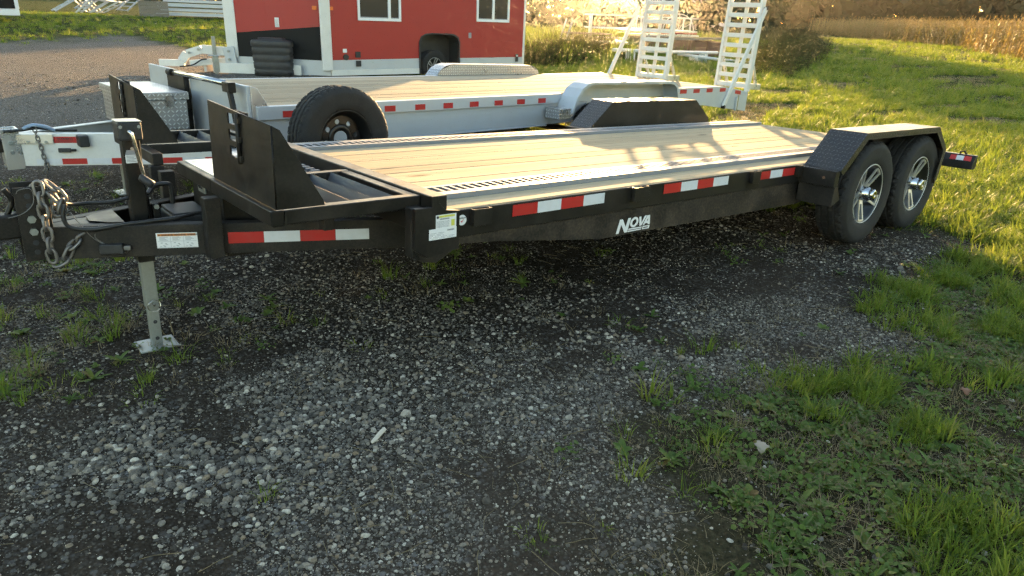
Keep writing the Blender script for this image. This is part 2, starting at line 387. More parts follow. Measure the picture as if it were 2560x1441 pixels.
def gmask(x, y):
    x = np.asarray(x, float); y = np.asarray(y, float)
    yb = np.interp(x, [-3, -.75, -.3, .45, 1.2, 1.9, 3.27, 4.4, 4.8, 5.0], [-2.9, -1.8, -1.3, -1.04, -1.08, -1.2, -.95, -.82, -.45, .2])
    xb = np.interp(y, [-3, -.6, 0, 2, 4, 8, 11, 16, 30, 60], [4.9, 4.9, 4.8, 4.6, 4.7, 7.5, 10.6, 11, 12, 14])
    a = np.where(y < .3, yb-y, -9.); a = np.where(x > 5.0, 1., a)
    b = np.where(y > -.7, (x-xb)*.7, -9)
    c = np.where(x < 25, (y-(23.6+.98*np.clip(x, -40, 14)))*.15, -9)
    s = np.maximum(np.maximum(a, b), c)
    s = s+(vnoise(x, y, 2.3, 8)-.5)*.6+(vnoise(x, y, 7, 9)-.5)*.3
    return np.clip(s/.5+.5, 0, 1)
def gdens(x, y):
    g = vnoise(x, y, 1.15, 21)*.6+vnoise(x, y, 3.3, 22)*.4
    g = np.clip((vnoise(x, y, 6.5, 23)*.22+g*.78-.33)/.17, .16, 1)
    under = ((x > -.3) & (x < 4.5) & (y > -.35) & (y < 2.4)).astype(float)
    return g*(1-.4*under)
def make_ground():
    rad = [0.0]+list(.25*1.045**np.arange(0, 182)); nr = len(rad); na = 300
    ang = np.linspace(0, math.tau, na, endpoint=False)
    rr, aa = np.meshgrid(rad[1:], ang, indexing='ij')
    x = np.concatenate([[CAM.x], (CAM.x+rr*np.sin(aa)).ravel()]); y = np.concatenate([[CAM.y], (CAM.y+rr*np.cos(aa)).ravel()])
    v = np.stack([x, y, tz(x, y)], 1)
    idx = lambda i, k: 1+(i-1)*na+k % na
    fs = [(0, idx(1, k+1), idx(1, k)) for k in range(na)]
    fs += [(idx(i, k), idx(i, k+1), idx(i+1, k+1), idx(i+1, k)) for i in range(1, nr-1) for k in range(na)]
    me = bpy.data.meshes.new('ground'); me.from_pydata(v.tolist(), [], fs)
    me.polygons.foreach_set('use_smooth', [True]*len(me.polygons))
    a = me.attributes.new('grass', 'FLOAT', 'POINT'); a.data.foreach_set('value', gmask(x, y).astype(np.float32))
    dd_ = np.hypot(x-CAM.x, y-CAM.y); a = me.attributes.new('near', 'FLOAT', 'POINT'); a.data.foreach_set('value', np.clip((7-dd_)/2.5, 0, 1).astype(np.float32))
    a = me.attributes.new('lot', 'FLOAT', 'POINT'); a.data.foreach_set('value', (np.clip((y-4.5)/4, 0, 1)*np.clip((9-x)/3, 0, 1)).astype(np.float32))
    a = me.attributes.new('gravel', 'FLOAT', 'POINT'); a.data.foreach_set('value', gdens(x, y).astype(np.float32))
    me.materials.append(MATS['ground_soil'])
    bm = bmesh.new(); bm.from_mesh(me); bmesh.ops.recalc_face_normals(bm, faces=bm.faces)
    if bm.faces[0].normal.z < 0: bmesh.ops.reverse_faces(bm, faces=bm.faces)
    bm.to_mesh(me); bm.free()
    o = link('ground', me); prop(o, kind='structure'); return o
make_ground()

# ------------------------------------------------------------------ wheels
def tyre_mesh(name, r=.385, wd=.235, rim=.212, n=180):
    h = wd/2; sc_ = r/.385
    def rad(base, cut, ph=0, per=5):
        return lambda k: base-(cut if (k+ph) % per == 0 else 0)
    p = [(rim, -h*.80), (rim+.022, -h*.93), (rim+.06, -h), (rim+.105, -h*.985), (rim+.128, -h*1.0), (rim+.135, -h*.975),
         (r-.022, -h*.90), (rad(r-.008, .009, 0, 4), -h*.80), (rad(r-.001, .008, 0, 5), -h*.70), (rad(r, .008, 1, 5), -h*.52), (r-.010, -h*.47), (r-.010, -h*.37),
         (rad(r+.001, .004, 2, 5), -h*.32), (rad(r+.001, .004, 2, 5), -h*.08), (r-.010, -h*.05), (r-.010, h*.05), (rad(r+.001, .004, 4, 5), h*.08), (rad(r+.001, .004, 4, 5), h*.32),
         (r-.010, h*.37), (r-.010, h*.47), (rad(r, .008, 3, 5), h*.52), (rad(r-.001, .008, 3, 5), h*.70), (rad(r-.008, .005, 3, 5), h*.80), (r-.022, h*.90), (rim+.135, h*.975), (rim+.105, h*.985), (rim+.06, h), (rim+.022, h*.93), (rim, h*.80)]
    me = MB().lathe(p, n).mesh(name, 'rubber', True)
    fl = [not (abs(q.center.y) < h*.83 and math.hypot(q.center.x, q.center.z) > r-.03) for q in me.polygons]; me.polygons.foreach_set('use_smooth', fl)
    return me
TYRE = tyre_mesh('tyre')
def barrel(h=.1, r=.212):
    return [(r+.012, -h), (r+.012, -h+.008), (r, -h+.012), (r-.02, -h+.03), (r-.03, -.02), (r-.03, h), (r+.01, h), (r+.004, h+.004), (.05, h-.02), (.05, -.035), (r-.045, -.02), (r-.012, -h+.012), (r, -h)]
RIM = MB().lathe(barrel(), 60).mesh('rim', 'rim_black', True)
LIP = MB().lathe([(.214, -.1035), (.221, -.1035), (.222, -.098), (.214, -.098)], 60).mesh('rim_lip', 'machined', True)
def spoke_mesh():
    b = MB()
    def bar(a0, r0, a1, r1, w0, w1, y0, y1):
        vs = []
        for (a, rr, wv, y) in ((a0, r0, w0, y0), (a1, r1, w1, y1)):
            c, s_ = math.cos(a), math.sin(a); tx, tz_ = -s_, c
            for q in (-1, 1):
                for yy in (y, y+.012): vs.append((rr*c+tx*q*wv, yy, rr*s_+tz_*q*wv))
        b.add(vs, [(0,2,6,4), (1,5,7,3), (0,4,5,1), (2,3,7,6), (0,1,3,2), (4,6,7,5)])
    bar(-.30, .062, -.17, .205, .010, .0075, -.062, -.094)
    bar(.30, .062, .17, .205, .010, .0075, -.062, -.094)
    bar(-.30, .075, -.17, .205, .002, .0035, -.060, -.0925)
    bar(0, .195, 0, .214, .040, .052, -.094, -.098)
    bar(0, .05, 0, .082, .032, .020, -.058, -.068)
    return b.mesh('spoke', 'machined')
SPOKE = spoke_mesh()
HUB = MB().lathe([(.004, -.15), (.034, -.15), (.041, -.143), (.043, -.125), (.041, -.118), (.05, -.112), (.054, -.06), (.058, -.04), (.004, -.03)], 28).mesh('hub_cap', 'chrome', True)
def alloy_wheel(parent, loc, ang=0., flip=False):
    t = link('wheel', TYRE, parent)
    t.matrix_local = Matrix.Translation(loc) @ Matrix.Rotation(math.pi if flip else 0, 4, 'Z') @ Matrix.Rotation(ang, 4, 'Y')
    link('rim', RIM, t); link('rim_lip', LIP, t); link('hub_cap', HUB, t)
    for k in range(5):
        s_ = link('spoke', SPOKE, t); s_.rotation_euler = (0, -k*math.tau/5, 0)
    return t
# steel spare wheel disc with round holes
STEEL_DISC = plate_mesh('wheel_disc', circle(0, 0, .175, 48), [circle(.128*math.cos(k/8*math.tau+.2), .128*math.sin(k/8*math.tau+.2), .019, 16) for k in range(8)]
                        + [circle(.082*math.cos(k/8*math.tau), .082*math.sin(k/8*math.tau), .0075, 10) for k in range(8)] + [circle(0, 0, .058, 28)], .006, 'rim_black', Matrix.Rotation(R(90), 4, 'X'))
STEEL_RIM = MB().lathe([(.222, -.098), (.222, -.090), (.205, -.082), (.185, -.06), (.178, .01), (.178, .10), (.222, .10), (.215, .093), (.172, .09), (.170, .0), (.178, -.062), (.205, -.09), (.214, -.1)], 60).mesh('rim', 'rim_black', True)
STEEL_RING = MB().lathe([(.108, -.012), (.100, -.02), (.066, -.02), (.058, -.01), (.066, -.004), (.100, -.004)], 36).mesh('disc_ring', 'rim_black', True)

# ------------------------------------------------------------------ safety chain link
def stadium(L, w_, n=6):
    r = w_/2; s_ = L/2-r
    return [(s_+r*math.cos(a), r*math.sin(a), 0) for a in np.linspace(-math.pi/2, math.pi/2, n)]+[(-s_+r*math.cos(a), r*math.sin(a), 0) for a in np.linspace(math.pi/2, 1.5*math.pi, n)]
LINK = MB().tube(stadium(.062, .034), .0068, 7, True).mesh('chain_link', 'chain_metal', True)
def chain(parent, pts, pitch=.047, mesh=None):
    P = smooth_path(pts, 10); acc = 0; last = P[0]; k = 0; D = [0]
    for a, b in zip(P, P[1:]): D.append(D[-1]+(b-a).length)
    n = int(D[-1]/pitch)
    for k in range(n+1):
        d = k*pitch; i = max(j for j in range(len(D)) if D[j] <= d+1e-9); i = min(i, len(P)-2)
        t = (d-D[i])/max(D[i+1]-D[i], 1e-6); c = P[i].lerp(P[i+1], t); ex = (P[i+1]-P[i]).normalized()
        up = Vector((0, 1, 0)); ey = ex.cross(up).normalized()
        M = frame(c, ex, ey) @ Matrix.Rotation((k % 2)*math.pi/2+.5, 4, 'X')
        o = link('chain_link', mesh or LINK, parent); o.matrix_local = M
def cable(parent, pts, r, name='cable', mat='cable_black', n=8):
    return MB().tube(smooth_path(pts, 8), r, n).build(name, mat, parent, smooth=True)
def strip(parent, o, ex, ey, lens, h, cols, name='reflective_strip', thick=.0012):
    M = frame(o, ex, ey); x = 0
    for L, c in zip(lens, cols):
        if c: MB().box(x+.0006, x+L-.0006, 0, h, 0, thick, M).build(name, c, parent)
        x += L
def sticker(parent, name, mat, o, ex, ey, w_, h, thick=.001):
    return MB().box(0, w_, 0, h, 0, thick, frame(o, ex, ey)).build(name, mat, parent)
def lines(parent, name, mat, o, ex, ey, rects, thick=.0006):
    M = frame(o, ex, ey); b = MB()
    for (x, y, w_, h) in rects: b.box(x, x+w_, y, y+h, 0, thick, M)
    ob = b.build(name, mat, parent); ob['kind'] = 'stuff'; return ob

# ------------------------------------------------------------------ black equipment trailer
AP, XC = -.0323, 4.1215
MT = Matrix.Translation((XC, 1.04, 0)) @ Matrix.Rotation(-AP, 4, 'Y') @ Matrix.Rotation(BT, 4, 'X') @ Matrix.Translation((-XC, -1.04, 0))
T = empty('flatbed_trailer', MT, 'black tandem axle flatbed trailer with pale plank deck and slotted tracks', 'trailer')
ZP = .616; W = 2.083; LD = 5.34
BP, BD = 'black_paint', 'black_dusty'
for y0, y1, yl0, yl1 in ((0, .055, .012, .058), (W-.055, W, W-.058, W-.012)):
    box('side_rail', BP, T, .03, LD, y0, y1, .488, ZP-.004, .004)
    MB().prism([(.05, .486), (.05, .462), (.35, .436), (1.05, .347), (3.1, .325), (3.3, .36), (5.2, .40), (5.2, .486)], 1, yl0, yl1).build('lower_beam', 'black_road', T, .003)
for x in (.5, 1.1, 1.7, 2.3, 2.9, 3.4, 4.1, 4.8, 5.2):
    box('cross_member', BD, T, x-.03, x+.03, .06, W-.06, .47, .568, .003)
for y0 in (.45, 1.55): box('main_beam', BD, T, .0, 5.2, y0, y0+.08, .33, .468, .003)
for y0, y1 in ((.016, .183), (W-.183, W-.016)):
    box('plank', 'deck_wood', T, .03, LD, y0, y1, ZP-.04, ZP, .003)
ys = [.378, .587, .84, .99, 1.249, 1.473, 1.705]
for k in range(6):
    box('plank', 'deck_wood', T, .065, LD, ys[k]+.004, ys[k+1]-.004, ZP-.04, ZP+random.uniform(-.002, .002), .003)
def track(y0, y1, sl0, sl1):
    b = MB(); zt = ZP+.024
    b.box(.065, LD, y0, sl0, ZP-.01, zt); b.box(.065, LD, sl1, y1, ZP-.01, zt)
    n = int((LD-.065)/.048)
    for k in range(n+1): b.box(.065+k*.048, .065+k*.048+.017, sl0, sl1, zt-.0028, zt-.0005)
    o = b.build('slotted_track', 'track_steel', T, .002); return o
track(.185, .376, .245, .345); track(W-.376, W-.185, W-.345, W-.245)
for y0, y1 in ((.187, .374), (W-.374, W-.187)): box('slot_shade_sheet', 'matt_dark', T, .065, LD, y0+.05, y1-.03, ZP-.035, ZP-.03, 0)  # dark sheet below the slots stands in for the shade inside them
# rear knife edge and bumper
MB().prism([(LD+.002, ZP), (LD+.12, ZP-.05), (LD+.12, ZP-.12), (LD+.002, ZP-.12)], 1, 0, W).build('rear_edge', 'black_plate', T, .003)
bp = MB().prism([(5.42, .455), (5.43, .52), (5.455, .575), (5.51, .575), (5.51, .455)], 1, -.335, W+.335).build('rear_bumper', BP, T, .005)
Mb = frame((5.4335, -.14, .530), (0, -1, 0), (.41, 0, .91))
x = 0
for L, c in ((.05, 'tape_red'), (.06, 'tape_white'), (.06, 'tape_red')):
    MB().box(x, x+L-.001, -.006, .036, .0, .002, Mb).build('reflective_strip', c, bp); x += L
MB().tube([(5.48, -.20, .572), (5.48, -.20, .595), (5.48, -.23, .60), (5.48, -.25, .575)], .008, 8).build('tie_ring', BD, bp, smooth=True)
# front cross channel + end posts
box('front_channel', BP, T, -.018, .062, 0, W, .50, .684, .005)
for y0, y1 in ((-.006, .02), (W-.02, W+.006)):
    MB().prism([(-.10, .64), (-.018, .64), (-.018, .686), (.012, .686), (.02, .655), (.05, .622), (.125, .612), (.125, .44), (-.04, .42), (-.10, .46)], 1, y0, y1).build('end_plate', BP, T, .002)
box('corner_post', BD, T, -.10, -.04, .022, .08, .42, .636, .004)
box('corner_post', BD, T, -.10, -.04, W-.08, W-.022, .42, .636, .004)
MB().prism([(-.09, .455), (.11, .45), (.10, .425), (.02, .385), (-.06, .40)], 1, .01, .09).build('latch_block', BD, T, .006)
# tape and decals on the near side
EX, EZ = (1, 0, 0), (0, 0, 1); RW = ('tape_red', 'tape_white')
strip(T, (.428, -.0015, .548), EX, EZ, (.155,)*4, .054, RW*2)
strip(T, (1.533, -.0015, .548), EX, EZ, (.158,)*4, .054, RW*2)
strip(T, (2.494, -.0015, .546), EX, EZ, (.155,)*3, .052, RW+RW[:1])
strip(T, (.6, W+.0015, .548), (-1, 0, 0), EZ, (.155,)*3, .054, RW+RW[:1])
LG = dict(N=[(1.18,.358),(1.204,.436),(1.226,.436),(1.255,.389),(1.272,.437),(1.294,.436),(1.271,.358),(1.25,.358),(1.217,.407),(1.202,.358)],
 V=[(1.363,.434),(1.38,.434),(1.387,.397),(1.411,.435),(1.43,.435),(1.388,.381),(1.372,.381)],
 A=[(1.399,.381),(1.434,.434),(1.455,.434),(1.461,.381),(1.444,.381),(1.442,.39),(1.42,.39),(1.412,.381)],
 b1=[(1.283,.376),(1.393,.375),(1.392,.368),(1.28,.369)], b2=[(1.278,.365),(1.391,.364),(1.388,.358),(1.276,.358)],
 bx=[(1.401,.376),(1.461,.375),(1.456,.357),(1.399,.358)],
 O=[(1.345,.434),(1.352,.428),(1.357,.421),(1.359,.412),(1.358,.403),(1.353,.395),(1.346,.387),(1.336,.382),(1.326,.379),(1.315,.38),(1.306,.383),(1.298,.388),(1.293,.395),(1.291,.404),(1.293,.413),(1.297,.421),(1.305,.429),(1.314,.434),(1.324,.437),(1.335,.437)])
LH = dict(A=[(1.431,.404),(1.443,.404),(1.441,.419)], bx=[(1.407,.3695),(1.449,.3695),(1.448,.3635),(1.406,.3635)],
 O=[(1.336,.423),(1.34,.42),(1.342,.416),(1.343,.411),(1.342,.406),(1.339,.402),(1.335,.397),(1.33,.394),(1.324,.392),(1.319,.392),(1.314,.393),(1.31,.396),(1.308,.4),(1.308,.405),(1.309,.41),(1.312,.415),(1.316,.419),(1.321,.422),(1.326,.424),(1.332,.424)])
for k, v in LG.items():
    me = plate_mesh('lettering', v, [LH[k]] if k in LH else [], .0012, 'decal_white', frame((0, .0112, 0), EX, EZ)); link('lettering', me, T)
b1 = sticker(T, 'data_label', 'decal_white', (.0, -.0072, .543), EX, EZ, .105, .061)
b2 = sticker(T, 'data_label', 'decal_white', (-.034, -.0074, .498), EX, EZ, .141, .047, .0016)
yl = -.0084
sticker(T, 'label_header', 'decal_yellow', (.016, yl, .592), EX, EZ, .08, .009); sticker(T, 'label_stamp', 'decal_yellow', (.079, yl, .551), EX, EZ, .017, .028)
link('label_seal', plate_mesh('label_seal', circle(.009, .594, .0062, 18), [], .001, 'ink', frame((0, yl, 0), EX, EZ)), b1)
rr = [(.02+.0031*k, .5825, .0014+.0008*(k % 3), .006) for k in range(16)]
for j in range(6):
    for (x0_, n_) in ((.003, 3), (.018, 5), (.048, 4)):
        for q in range(n_): rr.append((x0_+q*.0055, .550+j*.0048, .0042-.0012*((j+q) % 3 == 0), .0018))
lines(T, 'label_print', 'ink_grey', (0, yl, 0), EX, EZ, rr)
rr = [(.058+.0026*k, .531, .0012+.0007*(k % 2), .007) for k in range(14)]
for j in range(5):
    for q in range(16 if j < 2 else 9):
        if (q*7+j*3) % 5: rr.append((-.030+q*.008+j*.0006, .502+j*.006, .0062, .0017))
lines(T, 'label_print', 'ink_grey', (0, yl-.0006, 0), EX, EZ, rr)
qs = link('round_sticker', plate_mesh('round_sticker', circle(.141, .566, .0235, 32), [], .001, 'decal_white', frame((0, -.0015, 0), EX, EZ)), T)
link('sticker_text', text_mesh('sticker_text', 'QUALITY', .0085, 'ink', frame((.1255, -.0024, .5725), EX, EZ), .0002), qs)
link('check_mark', plate_mesh('check_mark', [(.133,.561),(.1355,.564),(.139,.5595),(.1475,.5705),(.149,.5695),(.1395,.5545)], [], .0008, 'ink_red', frame((0, -.0024, 0), EX, EZ)), qs)
# stake pockets
for x0_, x1_ in ((.185, .285), (1.255, 1.375), (2.40, 2.49), (2.97, 3.02)):
    b = MB(); b.box(x0_, x1_, -.030, -.025, .535, .612); b.box(x0_, x0_+.006, -.025, -.001, .535, .612); b.box(x1_-.006, x1_, -.025, -.001, .535, .612); b.build('stake_pocket', BP, T, .0015)
# fenders (near, far)
def fender(sgn, y_in):
    Y = lambda d: y_in+sgn*d
    prof = [(3.075, .605), (3.365, .845), (4.645, .845), (4.905, .655), (4.86, .40)]
    t = .005; b = MB()
    for (a, c) in zip(prof, prof[1:]):
        n_ = Vector((-(c[1]-a[1]), 0, c[0]-a[0])).normalized()*t
        y0, y1 = sorted((Y(.002), Y(.262)))
        b.prism([a, c, (c[0]-n_.x, c[1]-n_.z), (a[0]-n_.x, a[1]-n_.z)], 1, y0, y1)
    f = b.build('fender', 'black_plate', T, 0)
    # outer lip
    b = MB(); ins = [(3.12, .575), (3.395, .800), (4.615, .800), (4.845, .645), (4.815, .40)]
    for i in range(4):
        y0, y1 = sorted((Y(.262), Y(.267)))
        b.prism([prof[i], prof[i+1], ins[i+1], ins[i]], 1, y0, y1)
    b.build('fender_lip', 'black_plate', f)
    # inner wall
    y0, y1 = sorted((Y(-.004), Y(.002)))
    MB().prism([(3.08, .60), (3.365, .84), (4.645, .84), (4.895, .655), (4.86, .60)], 1, y0, y1).build('inner_wall', BP, f)
    # front outrigger box
    y0, y1 = sorted((Y(.0), Y(.258)))
    o = box('fender_bracket', BP, T, 3.03, 3.09, y0, y1, .495, .603, .004)
    MB().prism([(3.05, .494), (3.10, .494), (3.16, .40), (3.05, .36)], 1, y0, y1).build('fender_bracket', BD, T, .003)
    yy = Y(.265); MB().lathe([(.001, 0), (.010, 0), (.010, .004), (.001, .004)], 14, Matrix.Translation((0, 0, 0))).build('marker_light', 'rust', o).location = (3.028, Y(.18), .552)
    o.children[0].rotation_euler = (0, 0, R(-90))
    box('mud_flap', 'rubber', T, 4.862, 4.872, *sorted((Y(.02), Y(.255))), .37, .50, 0)
fender(-1, 0); fender(1, W)
MB().tube([(3.02, -.07, .604), (3.02, -.07, .625), (3.035, -.055, .63)], .004, 6).build('wire_stub', 'cable_black', T)
RW_ = .385
for x in (3.682, 4.562):
    MB().tube([(x, -.05, .33), (x, W+.05, .33)], .045, 12).build('axle', BD, T, smooth=True)
for x, a_ in ((3.682, .35), (4.562, .15)):
    alloy_wheel(T, (x, -.122, RW_), a_); alloy_wheel(T, (x, W+.122, RW_), a_+1, True)
# spare wheel on the far side
sp = link('spare_wheel', TYRE, T); sp.matrix_local = Matrix.Translation((.80, 2.50, .565)) @ Matrix.Rotation(R(5), 4, 'Z')
sp['label'] = 'black steel spare wheel with round vent holes'
link('rim', STEEL_RIM, sp); link('wheel_disc', STEEL_DISC, sp).location = (0, -.01, 0); link('disc_ring', STEEL_RING, sp)
box('spare_bracket', BD, T, .74, .86, W+.001, 2.46, .50, .56, .004)

# front platforms with louvred steps and upright plates
def platform(y0, y1, x0, yfront):
    t = .05; z0, z1 = .620, .676
    box('platform_tube', BP, T, x0+.052, -.0215, y0, y0+t, z0, z1, .004); box('platform_tube', BP, T, x0+.052, -.0215, y1-t, y1, z0, z1, .004)
    box('platform_tube', BP, T, -.0725, -.0215, y0+t+.001, y1-t-.001, z0, z1-.001, .004)
    box('front_tube', BP, T, x0, x0+.05, min(yfront, y0-.002), y1+.004, z0-.003, z1+.002, .004)
    n = 5; xs = np.linspace(x0+.13, -.135, n)
    for xx in xs:
        M = Matrix.Translation((xx, 0, .643)) @ Matrix.Rotation(R(24), 4, 'Y')
        MB().box(-.004, .004, y0+t+.001, y1-t-.001, -.034, .034, M).build('step_slat', 'steel_grey', T)
platform(.08, .77, -.67, .08); platform(1.87, 2.45, -.72, 1.54)
box('front_tube', BP, T, -.67, -.62, .775, 1.285, .617, .678, .004)
def flap(y0, y1, x0, tilt):
    zt = .985; z0 = .68; wv = y1-y0
    holes = [[(.27, h), (.37, h), (.37, h+.045), (.27, h+.045)] for h in (.115, .185, .255)]
    holes = [[(wv-q[0]*1.0, q[1]) for q in hl] for hl in holes]
    M = frame((x0, y1, z0), (0, -1, 0), (0, 0, 1))
    holes = [[(wv-.335-.0+q, h), (wv-.335+q+.0, h)] for q, h in ()] or [[(wv*.36, h), (wv*.36+.095, h), (wv*.36+.095, h+.042), (wv*.36, h+.042)] for h in (.135, .20, .265)]
    me = plate_mesh('upright_plate', [(0, 0), (wv, 0), (wv, zt-z0), (.012, zt-z0+.03)], holes, .006, BP, M); o = link('upright_plate', me, T)
    MB().prism([(x0+.003, z0), (x0+.19, z0), (x0+.185, z0+.02), (x0+.03, zt-z0+z0-.015), (x0+.003, zt)], 1, y0-.003, y0+.003).build('side_wing', BP, o)
    for h in (.135, .20, .265):
        MB().box(x0-.001, x0+.03, y1-wv*.36-.095, y1-wv*.36, z0+h-.006, z0+h-.002).build('slot_lip', 'track_steel', o)
    MB().box(x0+.032, x0+.040, y1-wv*.36-.12, y1-wv*.36+.02, z0+.11, z0+.315).build('slot_channel', BD, o, .002)
    MB().tube([(x0-.010, y1-wv*.36-.13, z0+.12), (x0-.010, y1-wv*.36-.13, z0+.315)], .009, 8).build('hinge_rod', BD, o, smooth=True)
    for h in (.14, .215, .29): MB().box(x0-.014, x0-.002, y1-wv*.36-.15, y1-wv*.36-.11, z0+h-.012, z0+h+.012).build('hinge_knuckle', BD, o, .002)
flap(.085, .79, -.645, 0); flap(1.875, 2.48, -.695, 0)
# middle: tool box with tread plate lid, tread plate infill
tb = box('tool_box', BP, T, -.615, -.30, .80, 1.26, .30, .655, .006)
MB().box(-.64, -.29, .79, 1.275, .668, .682).build('lid', 'silver_plate', tb, .003)
MB().box(-.626, -.616, 1.03, 1.13, .555, .645).build('latch', 'galvanised', tb, .003)
MB().box(-.632, -.6265, 1.055, 1.105, .575, .625).build('latch_handle', 'chrome', tb, .003)
box('tread_plate', 'silver_plate', T, -.285, -.075, .775, 1.865, .628, .634, 0)
for k in range(16): box('drain_rib', 'steel_grey', T, -.13, -.085, .80+k*.06, .83+k*.06, .635, .650, .003)
# posts below
for (xa, ya) in ((-.70, .695), (-.70, W-.695), (-.705, 1.56)):
    box('support_post', BD, T, xa-.033, xa+.033, ya-.03, ya+.03, .345 if ya != 1.56 else .50, .615, .004)
for ya in (.40, 1.62): box('support_post', BD, T, -.33, -.28, ya-.03, ya+.03, .49, .614, .004)
# tongue
def tongue(mir):
    Y = (lambda v: W-v) if mir else (lambda v: v)
    a = Vector((-1.30, Y(.992), 0)); b_ = Vector((.32, Y(.309), 0)); d = (b_-a).normalized(); n = Vector((d.y, -d.x, 0))*(-1 if mir else 1)
    o = MB()
    def pr(off0, off1, z0, z1):
        o.add([a+n*off0+Vector((0, 0, z0)), b_+n*off0+Vector((0, 0, z0)), b_+n*off1+Vector((0, 0, z0)), a+n*off1+Vector((0, 0, z0)),
               a+n*off0+Vector((0, 0, z1)), b_+n*off0+Vector((0, 0, z1)), b_+n*off1+Vector((0, 0, z1)), a+n*off1+Vector((0, 0, z1))],
              [(3,2,1,0), (4,5,6,7), (0,1,5,4), (2,3,7,6), (1,2,6,5), (3,0,4,7)])
    pr(0, .008, .348, .488); pr(-.052, .0, .348, .357); pr(-.052, .0, .479, .488)
    return o.build('tongue_rail', BD, T, .003), a, d, n
tn, ta, td, tnn = tongue(False); tongue(True)
def ton(s_, z, off=.0095): return ta+td*s_+tnn*off+Vector((0, 0, z))
strip(tn, ton(.722, .396), td, EZ, (.152, .158, .158, .155), .051, RW*2)
wl = sticker(tn, 'warning_label', 'decal_white', ton(.432, .384), td, EZ, .165, .068)
sticker(tn, 'warning_header', 'decal_orange', ton(.438, .438, .0112), td, EZ, .153, .0105)
for k in range(3):
    link('warning_text', text_mesh('warning_text', 'WARNING', .0095, 'ink', frame(ton(.452+k*.052, .4402, .0124), td, EZ), .0002), tn)
    link('warning_sign', plate_mesh('warning_sign', [(0, 0), (.008, 0), (.004, .007)], [], .0006, 'ink', frame(ton(.4405+k*.052, .4398, .0124), td, EZ)), tn)
rr = [(.005, .030, .155, .0008), (.056, .003, .0008, .05), (.108, .003, .0008, .05), (.005, .003, .155, .0008)]
for k in range(3):
    for j in range(4): rr.append((.012+k*.052, .035+j*.0045, .034-.006*((j+k) % 3), .0016))
    for j in range(6): rr.append((.012+k*.052+(j*5 % 7)*.004, .007+(j*3 % 5)*.0038, .008, .0016+.001*(j % 2)))
lines(tn, 'warning_print', 'ink_grey', ton(.432, .384, .0112), td, EZ, rr)
box('inner_tongue_plate', BP, T, -1.26, -1.10, .98, W-.98, .40, .486, .003)
MB().prism([(-1.12, .90+.10), (-1.06, .94), (-1.0, .91), (-1.0, W-.91), (-1.06, W-.94), (-1.12, W-1.0)], 2, .4885, .4935).build('gusset_plate', 'black_paint', T, .001)
box('pump_box', 'plastic_black', T, -.80, -.64, .93, 1.16, .34, .485, .008); box('pump_lid', 'plastic_black', T, -.795, -.645, .935, 1.155, .487, .500, .004)
bb = MB(); Mk = frame(ton(.214, .372, .010), td, EZ); bb.box(0, .09, 0, .042, 0, .03, Mk); bb.build('breakaway_box', 'plastic_black', T, .004)
MB().box(.09, .118, .012, .032, .004, .022, Mk).build('breakaway_switch', 'chain_metal', T, .004)
# coupler channel
ch = MB(); ch.box(-1.37, -1.255, .972, .982, .352, .662); ch.box(-1.37, -1.255, W-.982, W-.972, .352, .662); ch.box(-1.268, -1.256, .983, W-.983, .352, .662)
ch = ch.build('coupler_channel', BD, T, .003)
for z in (.53, .478):
    MB().lathe([(.001, 0), (.016, 0), (.016, .012), (.001, .012)], 6, frame((-1.325, .960, z), (1, 0, 0), (0, 1, 0))).build('bolt', 'galvanised', ch)
for z in (.625, .585, .43, .39):
    MB().lathe([(.001, 0), (.011, 0), (.011, .002), (.001, .002)], 14, frame((-1.325, .9695, z), (1, 0, 0), (0, 1, 0))).build('bolt_hole', 'ink', ch)
cp = MB().box(-1.78, -1.33, 1.0, W-1.0, .445, .548).build('coupler', BD, T, .012)
MB().lathe([(.02, 0), (.05, .0), (.07, .03), (.07, .10), (.001, .12)], 24, Matrix.Translation((-1.75, 1.04, .46)) @ Matrix.Rotation(R(90), 4, 'X')).build('coupler_socket', BD, cp, smooth=True)
MB().tube(smooth_path([(-1.395, 1.03, .65), (-1.375, 1.03, .605), (-1.392, 1.03, .56), (-1.40, 1.03, .545)], 5), .011, 8).build('coupler_latch', BP, cp, smooth=True)
# jack
jk = box('tongue_jack', BP, T, -.950, -.880, 1.004, 1.076, .27, .84, .006)
MB().box(-.962, -.868, .990, 1.10, .825, .905).build('jack_head', 'plastic_black', jk, .008); MB().box(-.965, -.866, .988, 1.10, .9055, .909).build('jack_cap', 'galvanised', jk, .002)
for (bx_, bz_) in ((-.952, .885), (-.880, .885), (-.915, .79)): MB().lathe([(.001, 0), (.007, 0), (.007, .004), (.001, .004)], 10, frame((bx_, .9875 if bz_ > .8 else .9995, bz_), (1,0,0), (0,1,0))).build('screw', 'galvanised', jk)
MB().tube(smooth_path([(-.925, 1.0, .868), (-.925, .965, .868), (-.918, .955, .85), (-.905, .953, .76), (-.893, .953, .672)], 6), .0085, 10).build('crank_handle', 'chrome', jk, smooth=True)
MB().tube([(-.913, .945, .676), (-.905, .945, .672), (-.878, .925, .648), (-.866, .92, .640)], [.012, .017, .018, .015], 12).build('crank_grip', 'plastic_black', jk, smooth=True)
sticker(jk, 'jack_label', 'decal_white', (-.946, 1.0028, .728), EX, EZ, .048, .036); MB().prism([(-.946, .764), (-.898, .764), (-.906, .785), (-.938, .785)], 1, 1.0018, 1.0028).build('jack_label', 'ink_grey', jk)
lines(jk, 'jack_label_print', 'ink_grey', (-.946, 1.0014, .728), EX, EZ, [(.004, .006+.006*j, .038-.008*(j % 2), .002) for j in range(5)])
box('jack_bracket', BP, T, -.905, -.855, 1.085, 1.13, .42, .56, .004); MB().box(-.866, -.84, .985, .999, .43, .545).build('jack_bracket_plate', BP, jk, .004)
